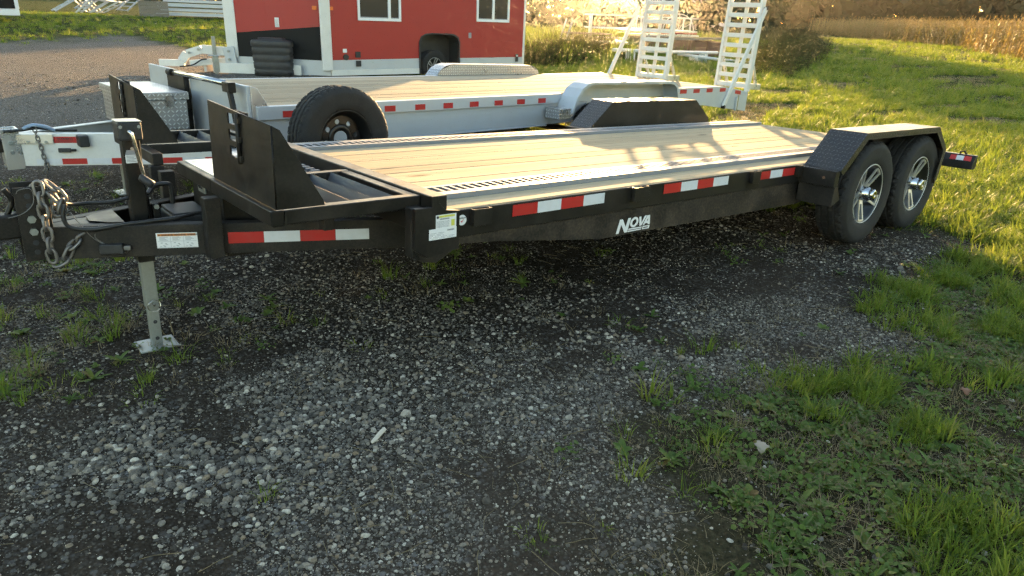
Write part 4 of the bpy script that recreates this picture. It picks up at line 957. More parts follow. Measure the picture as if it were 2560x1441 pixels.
def straw(name, seed):
    r = random.Random(seed); b = MB()
    P_ = smooth_path([(-.5, 0, .02), (-.15, r.uniform(-.05, .05), .05), (.2, r.uniform(-.08, .08), .05), (.5, r.uniform(-.1, .1), .02)], 2); b.tube(P_, .018, 3)
    me = bpy.data.meshes.new(name); me.from_pydata(b.v, [], b.f); tinted(me, [r.random()]*len(b.v)); me.materials.append(MATS['grass_dry']); return me
def proto(name, meshes):
    c = bpy.data.collections.new(name)
    for i, me in enumerate(meshes):
        o = bpy.data.objects.new('%s_%02d' % (name, i), me); c.objects.link(o)
    return c
def scatter(name, col, P, rot, scl, idx):
    n = len(P); me = bpy.data.meshes.new(name); me.from_pydata(np.asarray(P).tolist(), [], [])
    for nm, ty, vals in (('rot', 'FLOAT_VECTOR', rot), ('scl', 'FLOAT_VECTOR', scl), ('idx', 'INT', idx)):
        a = me.attributes.new(nm, ty, 'POINT'); a.data.foreach_set('vector' if ty == 'FLOAT_VECTOR' else 'value', np.ascontiguousarray(vals, np.float32 if ty != 'INT' else np.int32).ravel())
    o = link(name, me); g = bpy.data.node_groups.new(name, 'GeometryNodeTree')
    g.interface.new_socket('Geometry', in_out='INPUT', socket_type='NodeSocketGeometry'); g.interface.new_socket('Geometry', in_out='OUTPUT', socket_type='NodeSocketGeometry')
    N = g.nodes.new; i_ = N('NodeGroupInput'); o_ = N('NodeGroupOutput'); ip = N('GeometryNodeInstanceOnPoints'); ci = N('GeometryNodeCollectionInfo')
    ci.inputs['Collection'].default_value = col; ci.inputs['Separate Children'].default_value = True; ci.inputs['Reset Children'].default_value = True
    def at(nm, ty):
        a = N('GeometryNodeInputNamedAttribute'); a.data_type = ty; a.inputs[0].default_value = nm; return a.outputs[0]
    L = g.links.new; L(i_.outputs[0], ip.inputs['Points']); L(ci.outputs[0], ip.inputs['Instance']); ip.inputs['Pick Instance'].default_value = True
    L(at('idx', 'INT'), ip.inputs['Instance Index']); e = N('FunctionNodeEulerToRotation'); L(at('rot', 'FLOAT_VECTOR'), e.inputs[0]); L(e.outputs[0], ip.inputs['Rotation'])
    L(at('scl', 'FLOAT_VECTOR'), ip.inputs['Scale']); L(ip.outputs[0], o_.inputs[0])
    m = o.modifiers.new('scatter', 'NODES'); m.node_group = g; return o
def wedge(n, d0, d1, a0=-.86, a1=.86, seed=0):
    r = np.random.default_rng(seed); d = np.sqrt(r.uniform(d0*d0, d1*d1, n)); a = YAW+r.uniform(a0, a1, n)
    return CAM.x+d*np.sin(a), CAM.y+d*np.cos(a), d, r
def area(d0, d1, a0=-.86, a1=.86): return .5*(a1-a0)*(d1*d1-d0*d0)

# ------------------------------------------------------------------ gravel
PS, PR, PC, PI = [], [], [], []
for (d0, d1, dens, s0, s1, sd_) in ((.9, 2.6, 6800, .0032, .0140, 1), (.9, 3.1, 15000, .0014, .0040, 7), (2.6, 4.2, 6200, .0030, .0120, 2), (4.2, 7.0, 1500, .005, .013, 3), (7, 16, 60, .008, .02, 4)):
    x, y, d, r = wedge(int(dens*area(d0, d1, -1.25, .9)), d0, d1, -1.25, .9, seed=sd_)
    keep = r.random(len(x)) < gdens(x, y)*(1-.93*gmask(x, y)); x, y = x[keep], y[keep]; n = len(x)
    big = vnoise(x, y, .9, 31); s_ = s0+(s1-s0)*r.random(n)**2.6*(.28+1.7*big*big); s_ = np.where((r.random(n) < .012) & (s1 > .005), s_*1.7, s_)
    PS.append(np.stack([x, y, tz(x, y)+s_*r.uniform(-.15, .35, n)], 1)); PR.append(r.uniform(-.35, .35, (n, 3))+np.stack([0*x, 0*x, r.uniform(0, 6.3, n)], 1)); PC.append(np.stack([s_]*3, 1)); PI.append(r.integers(0, 10, n))
PS, PR, PC, PI = map(np.concatenate, (PS, PR, PC, PI)); print('stones', len(PS))
prop(scatter('gravel', proto('stone', [stone_mesh(k) for k in range(10)]), PS, PR, PC, PI), 'loose grey gravel stones over the dark soil of the yard', 'gravel', kind='stuff')

# ------------------------------------------------------------------ grass and weeds
GR = [blades('lush', 26, .07, .17, .006, .045, .9, 'grass_blade', 1), blades('lush', 22, .06, .13, .0055, .05, 1.2, 'grass_blade', 2), blades('lush', 30, .05, .11, .005, .06, 1.0, 'grass_blade', 3),
      blades('short', 22, .02, .055, .0038, .05, 1.3, 'grass_blade', 4), blades('short', 24, .025, .06, .0035, .055, 1.5, 'grass_blade', 5),
      blades('dry', 18, .03, .09, .003, .05, 1.7, 'grass_dry', 6), blades('dry', 20, .02, .06, .003, .06, 2.0, 'grass_dry', 7),
      clover('clover', 34, .06, .016, 'weed_leaf', 8), clover('clover', 28, .06, .020, 'weed_leaf', 9),
      rosette('plantain', 6, .04, .08, .028, 'weed_leaf', 10), rosette('dandelion', 8, .05, .10, .02, 'weed_leaf', 11), rosette('plantain', 5, .03, .06, .026, 'weed_leaf', 12)]
GC = proto('turf', GR)
PS, PR, PC, PI = [], [], [], []
def put(x, y, r, s_, idx, zs=None, sink=0.):
    n = len(x); PS.append(np.stack([x, y, tz(x, y)-sink], 1)); PR.append(np.stack([r.uniform(-.12, .12, n), r.uniform(-.12, .12, n), r.uniform(0, 6.3, n)], 1))
    z_ = s_ if zs is None else zs; PC.append(np.stack([s_, s_, z_], 1)); PI.append(idx)
def pick(r, n, probs):
    p_ = np.array(probs, float); return r.choice(len(p_), n, p=p_/p_.sum())
# close verge
x, y, d, r = wedge(int(900*area(.6, 5.5, -.9, 1.5)), .6, 5.5, -.9, 1.5, seed=41); g = gmask(x, y); k = r.random(len(x)) < (g*np.clip(vnoise(x, y, 2.6, 55)*2.4-.12, .15, 1))*np.clip((d/3.2), .6, 1.0); x, y = x[k], y[k]; n = len(x)
lushness = vnoise(x, y, 2.6, 51)*.6+vnoise(x, y, 6, 52)*.4+.08*np.clip(x-1.2, 0, 1)
c = r.random(n); idx = np.where((lushness > .62) & (c < .80), r.integers(0, 3, n), np.where(c < .22, r.integers(3, 5, n), np.where(c < .62, r.integers(5, 7, n), np.where(c < .80, r.integers(7, 9, n), r.integers(9, 12, n)))))
put(x, y, r, r.uniform(.55, 1.05, n), idx)
# straggling tufts on the gravel
x, y, d, r = wedge(int(60*area(1.2, 9)), 1.2, 9, seed=42); e = vnoise(x, y, 1.0, 61)*.7+vnoise(x, y, 4.5, 62)*.3+.36*((x < -.45) & (y > .65) & (y < 5))+.10*(gmask(x+.4, y-.25) > .4)
k = (r.random(len(x)) < np.clip((e-.50)*2.6, 0.01, 1))*(gmask(x, y) < .4) > 0; x, y = x[k], y[k]; n = len(x)
put(x, y, r, r.uniform(.45, 1.15, n), pick(r, n, [1, 2, 1, 2, 2, 7, 7, 2, 2, 2, 3, 3]))
cl = [(-1.40, 1.05), (-1.52, .88), (-1.22, 1.42), (-1.36, 2.30), (-1.10, 1.95), (-.92, 2.62), (-.86, 2.45), (-1.28, 1.72), (-1.45, 1.30), (-1.02, 1.30), (-1.5, 1.9), (-.78, 2.85), (-1.18, 2.7)]
for (cx_, cy_) in cl:
    r = np.random.default_rng(int(abs(cx_*913+cy_*77))); n = 9; x = cx_+r.normal(0, .05, n); y = cy_+r.normal(0, .05, n); put(x, y, r, r.uniform(.5, .95, n), pick(r, n, [2, 2, 1, 1, 0, 14, 6, 1, 0, 1, 1, 1]))
# field
for (d0, d1, dens, s0, s1, a0, sd_) in ((5.5, 10, 230, .8, 1.5, -.1, 43), (10, 20, 70, 1.1, 2.0, -.02, 44), (20, 45, 16, 1.6, 3.0, -.02, 45), (45, 90, 2.6, 2.5, 4.5, .3, 46)):
    x, y, d, r = wedge(int(dens*area(d0, d1, a0, 1.1)), d0, d1, a0, 1.1, seed=sd_); k = r.random(len(x)) < gmask(x, y); x, y = x[k], y[k]; n = len(x)
    dryp = vnoise(x, y, .55, 71)*.5+vnoise(x*.4, y*1.2, 1.1, 72)*.5; c = r.random(n)
    idx = np.where((dryp > .64) & (c < .8), r.integers(5, 7, n), np.where(c < .78, r.integers(0, 3, n), r.integers(3, 5, n)))
    s_ = r.uniform(s0, s1, n); put(x, y, r, s_, idx, s_*np.where(dryp > .64, .7, 1)*.85)
# far strip on the left and round the rear of the house
for (d0, d1, dens, a0, a1, sd_) in ((22, 60, 5, -.86, -.1, 47), (14, 40, 7, -.02, .3, 48)):
    x, y, d, r = wedge(int(dens*area(d0, d1, a0, a1)), d0, d1, a0, a1, seed=sd_); k = r.random(len(x)) < gmask(x, y); x, y = x[k], y[k]; n = len(x); put(x, y, r, r.uniform(1.6, 3.0, n), pick(r, n, [3, 3, 3, 2, 2, 2, 1, 0, 0, 0, 0, 0]), r.uniform(1.2, 2.2, n))
x, y, d, r = wedge(5200, 21, 62, .0, .36, seed=49); k = (y > 12.2+.30*(x-12)) & (gmask(x, y) > .5) & (vnoise(x, y, .25, 66) > .30); x, y = x[k], y[k]; n = len(x)
put(x, y, r, r.uniform(2.6, 4.6, n), pick(r, n, [3, 3, 3, 0, 0, 4, 4, 0, 0, 0, 0, 0]), r.uniform(3.6, 7.5, n))
PS, PR, PC, PI = map(np.concatenate, (PS, PR, PC, PI)); print('turf', len(PS))
prop(scatter('grass', GC, PS, PR, PC, PI), 'mown grass, clover and weeds of the verge and field', 'grass', kind='stuff')
# straw and dead stalks
x, y, d, r = wedge(2600, 1.0, 6.5, seed=81); k = r.random(len(x)) < np.clip(vnoise(x, y, 1.6, 82)*1.4-.35+.5*(np.abs(gmask(x, y)-.45) < .4), .05, 1); x, y = x[k], y[k]; n = len(x); L = r.uniform(.03, .13, n)
prop(scatter('dead_straw', proto('straw', [straw('straw', k) for k in range(5)]), np.stack([x, y, tz(x, y)+.006], 1), np.stack([r.uniform(-.15, .15, n), r.uniform(-.15, .15, n), r.uniform(0, 6.3, n)], 1), np.stack([L, L*.7, L*.7], 1), r.integers(0, 5, n)), 'scattered dead grass stalks lying on the gravel', 'straw', kind='stuff')

# ------------------------------------------------------------------ corn
def corn_mesh(seed):
    r = random.Random(seed); V = []; F = []; Tn = []; H = r.uniform(2.0, 2.4)
    b = MB().tube([(0, 0, -.1), (r.uniform(-.03, .03), r.uniform(-.03, .03), H*.5), (r.uniform(-.08, .08), r.uniform(-.08, .08), H)], [.016, .013, .006], 4); V += b.v; F += b.f; Tn += [.2]*len(b.v)
    for i in range(13):
        z0 = .25+i/13*(H-.35); a = i*math.pi+r.uniform(-.6, .6); L = r.uniform(.45, .8)*(1-.25*i/13); t = r.random(); droop = r.uniform(1.0, 2.2); base = len(V); seg = 5
        for k in range(seg+1):
            q = k/seg; rad = L*.62*(q-.15*q*q); z = z0+L*(.55*q-droop*.55*q*q); ww = .045*math.sin(math.pi*(.15+.85*q))*(1-.35*q)+.002; c, s_ = math.cos(a), math.sin(a); tw = r.uniform(-.015, .015)
            V += [(rad*c-ww*s_, rad*s_+ww*c, z+tw), (rad*c+ww*s_, rad*s_-ww*c, z-tw)]; Tn += [t, t]
        F += [(base+2*k, base+2*k+1, base+2*k+3, base+2*k+2) for k in range(seg)]
    for i in range(7):
        a = r.uniform(0, 6.3); base = len(V); L = r.uniform(.15, .28); c, s_ = math.cos(a), math.sin(a)
        V += [(-.006*s_, .006*c, H-.02), (.006*s_, -.006*c, H-.02), (L*.5*c, L*.5*s_, H+L*.8)]; Tn += [.1]*3; F.append((base, base+1, base+2))
    me = bpy.data.meshes.new('corn_plant'); me.from_pydata(V, [], F); tinted(me, Tn); me.materials.append(MATS['corn_leaf']); return me
CM = [corn_mesh(k) for k in range(6)]
edge = [Vector((31, 1.2)), Vector((42.4, 7.6)), Vector((69.5, 21.8)), Vector((98, 45)), Vector((114, 61))]
def along(u):
    Ls = [(b_-a).length for a, b_ in zip(edge, edge[1:])]; s_ = u*sum(Ls)
    for a, b_, L in zip(edge, edge[1:], Ls):
        if s_ <= L: return a.lerp(b_, s_/L), (b_-a).normalized()
        s_ -= L
    return edge[-1], (edge[-1]-edge[-2]).normalized()
rr_ = random.Random(9); NCORN = 230
for i in range(NCORN):
    P_, dr = along(i/NCORN*.80+rr_.uniform(0, .002)); nv = Vector((dr.y, -dr.x)); P_ = P_+nv*rr_.uniform(0, .35)
    o = link('corn_plant', CM[i % 6]); o.location = (P_.x, P_.y, float(tz(P_.x, P_.y))-.03); o.rotation_euler = (rr_.uniform(-.1, .1), rr_.uniform(-.1, .1), rr_.uniform(0, 6.3)); s_ = rr_.uniform(.9, 1.12); o.scale = (s_, s_, s_*rr_.uniform(.95, 1.05))
    prop(o, 'dry ripe corn plant in the front row at the field edge', 'corn plant', 'front row of the corn field')
PS = []; r = np.random.default_rng(91)
for row in range(1, 26):
    for u in np.arange(0, 1, .0042*(1+row*.02)):
        P_, dr = along(u); nv = Vector((dr.y, -dr.x)); P_ = P_+nv*(row*.72)+dr*float(r.uniform(-.15, .15)); PS.append((P_.x, P_.y, row*.012*max(0, 1)))
PS = np.array(PS); PS[:, 2] += tz(PS[:, 0], PS[:, 1])-.05; n = len(PS); s_ = r.uniform(.88, 1.14, n); print('corn', n)
prop(scatter('corn_field', proto('corn', CM), PS, np.stack([r.uniform(-.12, .12, n), r.uniform(-.12, .12, n), r.uniform(0, 6.3, n)], 1), np.stack([s_]*3, 1), r.integers(0, 6, n)), 'mass of dry standing corn behind the front row', 'corn field', kind='stuff')

# ------------------------------------------------------------------ shrubs and trees
def cloud_mesh(name, seed, n, blobs, leaf, mat, zsq=1.):
    r = np.random.default_rng(seed); cs = []; ws = np.array([b[3]**2 for b in blobs]); ws /= ws.sum()
    k = r.choice(len(blobs), n, p=ws); B = np.array([b[:3] for b in blobs])[k]; Rr = np.array([b[3] for b in blobs])[k]
    u = r.normal(size=(n, 3)); u /= np.linalg.norm(u, axis=1)[:, None]; rad = Rr*(r.random(n)**.45)*(.8+.45*r.random(n)); c = B+u*rad[:, None]*np.array([1, 1, zsq])
    c[:, 2] = np.abs(c[:, 2])
    a = r.normal(size=(n, 3)); a /= np.linalg.norm(a, axis=1)[:, None]; b_ = np.cross(a, r.normal(size=(n, 3))); b_ /= np.linalg.norm(b_, axis=1)[:, None]
    s_ = leaf*r.uniform(.5, 1.4, n)[:, None]; V = np.stack([c-a*s_, c+b_*s_*.45, c+a*s_, c-b_*s_*.45], 1).reshape(-1, 3)
    F = [(4*i, 4*i+1, 4*i+2, 4*i+3) for i in range(n)]; me = bpy.data.meshes.new(name); me.from_pydata(V.tolist(), [], F); tinted(me, np.repeat(r.random(n), 4)); me.materials.append(MATS[mat]); return me
def shrub_meshes(seed, R_, H, n, leaf, mat='shrub_leaf'):
    r = random.Random(seed); bl = []
    for _ in range(34):
        a = r.uniform(0, 6.3); q = math.sqrt(r.random()); h = r.uniform(.08, .95)*H*(1-.45*q); bl.append((q*R_*math.cos(a), q*R_*math.sin(a), h, r.uniform(.10, .24)*R_))
    crown = cloud_mesh('foliage', seed, n, bl, leaf, mat); st_ = MB()
    for b_ in bl:
        st_.tube([(b_[0]*.4, b_[1]*.4, -.05), (b_[0]*.8, b_[1]*.75, b_[2]*.6), (b_[0]*1.05, b_[1]*1.05, b_[2]*1.15+.1)], [.012, .008, .003], 4)
    return crown, st_.mesh('stem', 'bark'), blades('stalks', 620, H*.35, H*1.45, .012, R_*1.05, .5, 'shrub_leaf', seed+50, 4)
SHR = [shrub_meshes(k, 1.7, 1.5, 2600, .045) for k in (1, 2, 3)]; WEED = [shrub_meshes(k, .95, .95, 1800, .035) for k in (5, 6, 7)]
def shrub(name, kind, i, x, y, s_, sz, label, group):
    z = float(tz(x, y)); root = empty(name, Matrix.Translation((x, y, z-.03)) @ Matrix.Rotation(i*1.7, 4, 'Z') @ Matrix.Diagonal((s_, s_, sz, 1)), label, 'shrub', group)
    link('foliage', kind[i % 3][0], root); link('stem', kind[i % 3][1], root); link('stalks', kind[i % 3][2], root)
for i, (x, y, s_, z_) in enumerate([(19.6, 10.3, .5, .38), (22.6, 11.7, .65, .6), (25.6, 13.2, .8, .7), (29.4, 15.1, .95, .75), (34.0, 17.6, 1.1, .8), (39.0, 20.6, 1.25, .85), (45.0, 24.2, 1.5, .9), (53, 29.5, 1.8, 1.0)]):
    shrub('brush_shrub', SHR, i, x, y, s_, z_, ['low leafy shrub nearest the ramp feet in the brush row', 'dense olive shrub second in the brush row behind the ramps', 'bushy shrub third in the brush row beside the grass', 'shrub in the middle of the brush row', 'shrub past the middle of the brush row', 'tall shrub near the far end of the brush row', 'far shrub where the brush row meets the corn', 'farthest shrub of the brush row by the corn field'][i], 'brush row along the grass')
for i, (x, y, s_, z_) in enumerate([(11.9, 13.1, .8, .75), (13.4, 13.9, 1.0, .9), (14.9, 15.0, 1.1, .95), (16.6, 16.1, 1.2, 1.0), (18.6, 17.6, 1.3, .9), (20.3, 17.3, 1.0, .7), (17.9, 15.2, .9, .6), (24.5, 18.6, 1.4, 1.0), (27.5, 19.0, 1.4, 1.0), (22.5, 20.5, 1.6, 1.1)]):
    shrub('weed_clump', WEED, i, x, y, s_, z_, ['weed clump right beside the rear corner of the fish house', 'tall weed clump second from the fish house', 'tall weed clump third from the fish house', 'tangled weed clump in front of the pipe frames', 'weed clump beside the small boat trailer', 'low weed clump left of the wooden wagon', 'low weed clump in front of the lying poles', 'weed clump behind the wooden wagon', 'weed clump behind the right end of the wagon', 'tall weed clump behind the spoked rake wheel'][i], 'weeds among the stored gear')
def tree_meshes(seed, H, R_, n):
    r = random.Random(seed); bl = []
    for k in range(16):
        a = r.uniform(0, 6.3); h = r.uniform(.10, .95)*H; rr2 = R_*math.sin(math.pi*min(.9, max(.25, h/H)))*.75; bl.append((rr2*math.cos(a)*r.random(), rr2*math.sin(a)*r.random(), h, R_*r.uniform(.32, .55)))
    cr = cloud_mesh('crown', seed, n, bl, .26, 'tree_leaf'); t = MB().tube([(0, 0, -.3), (.1, 0, H*.3), (.0, .1, H*.6), (0, 0, H*.85)], [.26, .2, .12, .04], 8)
    for b_ in bl[:9]: t.tube([(0, 0, b_[2]*.55), (b_[0]*.5, b_[1]*.5, b_[2]*.8), b_[:3]], [.09, .06, .02], 5)
    return cr, t.mesh('trunk', 'bark', True)
TR = [tree_meshes(k, 9, 3.4, 4200) for k in (11, 12, 13)]
def tree(i, x, y, s_, label, group):
    root = empty('broadleaf_tree', Matrix.Translation((x, y, float(tz(x, y))-.1)) @ Matrix.Rotation(i*2.1, 4, 'Z') @ Matrix.Scale(s_, 4), label, 'tree', group); link('crown', TR[i % 3][0], root); link('trunk', TR[i % 3][1], root)
for i, (t_, o_, sc_) in enumerate([(95, 9.2, 1.15), (104, 12.0, 1.2), (111, 14.5, 1.2)]):
    tree(i+1, 2+.743*t_+.669*o_, 1+.669*t_-.743*o_, sc_, ['broad tree left of a group of three behind the near ramp', 'middle tree of a group of three behind the near ramp', 'right hand tree of a group of three behind the near ramp'][i], 'three trees behind the ramps')
def far_wood():
    r = np.random.default_rng(77); n = 26000; a = YAW+r.uniform(-.95, .95, n); d = np.where(a > YAW+.32, r.uniform(150, 172, n), r.uniform(215, 240, n)); x = CAM.x+d*np.sin(a); y = CAM.y+d*np.cos(a)
    top = np.where(a > YAW+.32, 5.5, 7.5)+2.5*vnoise(x, y, .06, 6)+1.5*vnoise(x, y, .2, 7); z = tz(x, y)+top*r.random(n)**.8
    m = (a > YAW-.06) & (a < YAW+.34) & (r.random(n) < .6); d2 = r.uniform(78, 94, n); x = np.where(m, CAM.x+d2*np.sin(a), x); y = np.where(m, CAM.y+d2*np.cos(a), y); z = np.where(m, tz(x, y)+(2.4+1.6*vnoise(x, y, .16, 6)+.8*vnoise(x, y, .5, 7))*r.random(n)**.8, z)
    c = np.stack([x, y, z], 1); u = r.normal(size=(n, 3)); u /= np.linalg.norm(u, axis=1)[:, None]; v = np.cross(u, r.normal(size=(n, 3))); v /= np.linalg.norm(v, axis=1)[:, None]; k = np.where(m, r.uniform(.2, .5, n), r.uniform(.6, 1.5, n))[:, None]
    V = np.stack([c-u*k, c+v*k*.6, c+u*k, c-v*k*.6], 1).reshape(-1, 3); me = bpy.data.meshes.new('far_wood'); me.from_pydata(V.tolist(), [], [(4*i, 4*i+1, 4*i+2, 4*i+3) for i in range(n)]); tinted(me, np.repeat(r.random(n), 4)); me.materials.append(MATS['tree_leaf'])
    prop(link('far_wood', me), 'dark far wood along the horizon', 'wood', kind='stuff')
far_wood()
for i, (x, y) in enumerate([(33.5, 50.5), (28, 56), (38, 57), (22, 62), (31, 64)]):  # unseen trees behind the house, placed to shade the far left gravel
    tree(i, x, y, 1.05, ['unseen shade tree nearest behind the red fish house', 'second unseen shade tree back behind the red fish house', 'unseen shade tree behind the right half of the red fish house', 'unseen shade tree farthest left behind the red fish house', 'unseen shade tree farthest back behind the red fish house'][i], 'unseen shade trees behind the fish house')

# ------------------------------------------------------------------ stored gear in the background
def at(x, y, rz=0): return Matrix.Translation((x, y, float(tz(x, y)))) @ Matrix.Rotation(rz, 4, 'Z')
def pipes(b, segs, r=.03, n=6):
    for a, c in segs: b.tube([a, c], r, n)
    return b
g = empty('boat_lift_frame', at(26.5, 25, -.75), 'pale pipe frame of a boat lift standing beyond the weeds', 'frame')
for x in (0, 2.6, 5.2):
    for y in (0, 2.2): MB().tube([(x, y, 0), (x, y, 1.75)], .045, 8).build('post', 'white_metal', g)
for y in (0, 2.2):
    for z in (.55, 1.05, 1.70): MB().tube([(-.3, y, z), (5.6, y, z)], .035, 8).build('rail', 'white_metal', g)
for x in (0, 2.6, 5.2): MB().tube([(x, 0, 1.05), (x, 2.2, 1.05)], .035, 8).build('cross_bar', 'white_metal', g)
g = empty('boat_trailer', at(20.2, 18.6, -.55), 'small galvanised boat trailer with one wheel showing behind the far ramp', 'trailer')
for y in (-.5, .5): MB().beam((-1.4, y, .5), (1.2, y, .5), .06, .1).build('frame_rail', 'galvanised', g, .004)
MB().beam((1.2, .5, .5), (2.4, 0, .5), .06, .1).build('tongue', 'galvanised', g); MB().beam((1.2, -.5, .5), (2.4, 0, .5), .06, .1).build('tongue', 'galvanised', g)
for x in (-1.2, 0, 1.0): MB().beam((x, -.6, .56), (x, .6, .56), .06, .06).build('cross_bar', 'galvanised', g)
for y in (-.35, .35):
    MB().beam((-1.3, y, .82), (.6, y, .82), .09, .06).build('bunk', 'old_wood', g); MB().beam((-1.0, y, .55), (-1.0, y, .80), .04, .04, (1, 0, 0)).build('bunk_post', 'galvanised', g)
for y in (-.68, .68):
    t = link('wheel', TYRE, g); t.matrix_local = Matrix.Translation((-.4, y, .30)) @ Matrix.Rotation(0 if y < 0 else math.pi, 4, 'Z') @ Matrix.Scale(.75, 4); link('rim', STEEL_RIM, t)
    link('wheel_disc', STEEL_DISC, t)
MB().tube([(2.3, 0, .5), (2.3, .05, 1.15)], .04, 8).build('winch_post', 'galvanised', g); MB().beam((-1.35, -.55, .5), (-1.1, -.62, 1.35), .05, .05, (1, 0, 0)).build('guide_post', 'white_metal', g); MB().beam((-1.35, .55, .5), (-1.1, .62, 1.35), .05, .05, (1, 0, 0)).build('guide_post', 'white_metal', g)
g = empty('hay_rake_wheel', at(28.2, 20.6, -.62), 'big spoked hay rake wheel standing upright among the weeds', 'rake wheel')
MB().tube([(.78*math.cos(a), 0, 1.0+.78*math.sin(a)) for a in np.linspace(0, math.tau, 40)[:-1]], .022, 6, True).build('wheel_rim', 'white_metal', g, smooth=True)
for k in range(12): a = k/12*math.tau; MB().tube([(.08*math.cos(a), 0, 1.0+.08*math.sin(a)), (.78*math.cos(a), 0, 1.0+.78*math.sin(a))], .012, 5).build('spoke', 'white_metal', g)
for k in range(24): a = k/24*math.tau; MB().tube([(.76*math.cos(a), 0, 1.0+.76*math.sin(a)), (.98*math.cos(a+.12), .03, 1.0+.98*math.sin(a+.12))], .007, 4).build('tine', 'galvanised', g)
MB().tube([(0, -.12, 1.0), (0, .12, 1.0)], .09, 12).build('hub', 'galvanised', g); MB().beam((0, .1, 1.0), (.3, .3, 0), .06, .06, (1, 0, 0)).build('stand', 'rust', g)
g = empty('wooden_wagon', at(21.7, 15.9, -.01), 'brown wooden wagon box with plank sides between the two ramps', 'wagon')
for k in range(3): MB().box(0, 3.6, 0, .05, .10+k*.20, .28+k*.20).build('side_board', 'brown_board', g, .006)
for k in range(3): MB().box(0, 3.6, 1.5, 1.55, .10+k*.20, .28+k*.20).build('side_board', 'brown_board', g, .006)
for x in (0, 1.2, 2.4, 3.5): MB().box(x, x+.09, -.06, -.002, .05, .72).build('stake', 'brown_board', g, .006)
MB().box(-.06, -.002, 0, 1.55, .10, .70).build('end_board', 'brown_board', g, .006); MB().box(3.602, 3.66, 0, 1.55, .10, .70).build('end_board', 'brown_board', g, .006); MB().box(0, 3.6, .052, 1.498, .12, .17).build('floor', 'old_wood', g)
MB().beam((0, -.05, .80), (3.7, -.02, .83), .06, .10).build('top_rail', 'old_wood', g, .006)
for i, (x0, y0, x1, y1, z, lb) in enumerate([(16.6, 14.25, 22.8, 14.4, .42, 'long pale pole lying low across the weeds behind the ramps'), (20.6, 14.6, 23.6, 13.2, .30, 'shorter pale pole slanting down beside the near ramp')]):
    a = Vector((x0, y0, float(tz(x0, y0))+z)); c = Vector((x1, y1, float(tz(x1, y1))+z*(.9 if i == 0 else .25))); o = MB().tube([a-a, (c-a)*.5+Vector((0, 0, -.02)), c-a], .055, 8)
    for t_ in (.15, .85) if i == 0 else (.2,): P_ = (c-a)*t_; o.box(P_.x-.08, P_.x+.08, P_.y-.15, P_.y+.15, P_.z-z-.1, P_.z-.05)
    o = o.build('lying_pole', 'white_metal', None, smooth=False); o.location = a; prop(o, lb, 'pole', 'poles on the ground')
g = empty('dock_pile', at(22.6, 17.9, -.05), 'flat pile of weathered dock sections on top of the wagon side', 'dock sections')
for k in range(4): MB().box(-.2*k, 3.6-.15*k, 0, 1.1, .72+k*.09, .78+k*.09).build('dock_section', ['old_wood', 'aluminium', 'far_red', 'aluminium'][k], g, .006)
for x in (.1, 1.6, 3.0): MB().box(x, x+.15, 0, 1.1, 0, .715).build('block', 'old_wood', g, .006)
g = empty('small_boat', at(80, 53.5, .2), 'small white and blue boat stored on the ground far behind', 'boat')
hv = []; ns_ = 9
for i in range(ns_):
    q = i/(ns_-1); x = -2.1+4.2*q; wv = .85*math.sin(math.pi*min(1, .30+.70*q))**.6 if q < .99 else .02; hv += [(x, -wv, .85+.15*q), (x, -wv*.75, .25+.1*q), (x, 0, .1+.25*q*q), (x, wv*.75, .25+.1*q), (x, wv, .85+.15*q)]
b = MB(); b.v = hv; b.f = [(i*5+k, i*5+k+1, i*5+k+6, i*5+k+5) for i in range(ns_-1) for k in range(4)]+[(0, 1, 2, 3, 4)]; b.build('hull', 'window_white', g)
MB().prism([(-2.1, .72), (2.0, .86), (2.0, .93), (-2.1, .80)], 1, -.87, .87).build('gunwale_band', 'boat_blue', g); MB().box(-.3, .5, -.5, .5, .8, 1.25).build('console', 'window_white', g, .05)
def shed(name, x, y, rz, L, D, h, hr, wm, rm, label):
    g = empty(name, at(x, y, rz), label, 'building')
    MB().box(0, L, 0, .12, 0, h).build('wall', wm, g); MB().box(0, L, D-.12, D, 0, h).build('wall', wm, g); MB().prism([(0, 0), (D, 0), (D, h), (D/2, hr), (0, h)], 0, 0, .12).build('gable', wm, g); MB().prism([(0, 0), (D, 0), (D, h), (D/2, hr), (0, h)], 0, L-.12, L).build('gable', wm, g)
    for sg in (0, 1): MB().prism([(-.4 if not sg else D+.4, h-.15), (D/2, hr), (D/2, hr+.15), (-.4 if not sg else D+.4, h)], 0, -.4, L+.4).build('roof', rm, g)
    dd = MB().box(L*.3, L*.3+3, -.06, -.005, 0, min(3, h-.3)).build('door', 'window_white', g); MB().box(L*.3+1.46, L*.3+1.54, -.10, -.061, .2, min(2.8, h-.5)).build('door_bar', 'ink_grey', dd)
    for k in range(3): wv = MB().box(L*.55+k*2, L*.55+k*2+1, -.05, -.005, 1.2, 2.1).build('window', 'window_white', g); MB().box(L*.55+k*2+.08, L*.55+k*2+.92, -.06, -.051, 1.28, 2.02).build('pane', 'glass_dark', wv)
shed('grey_shed', 66, 62, -.78, 12, 8, 3.0, 4.6, 'barn_grey', 'barn_grey', 'grey gabled shed far behind the pipe frames')
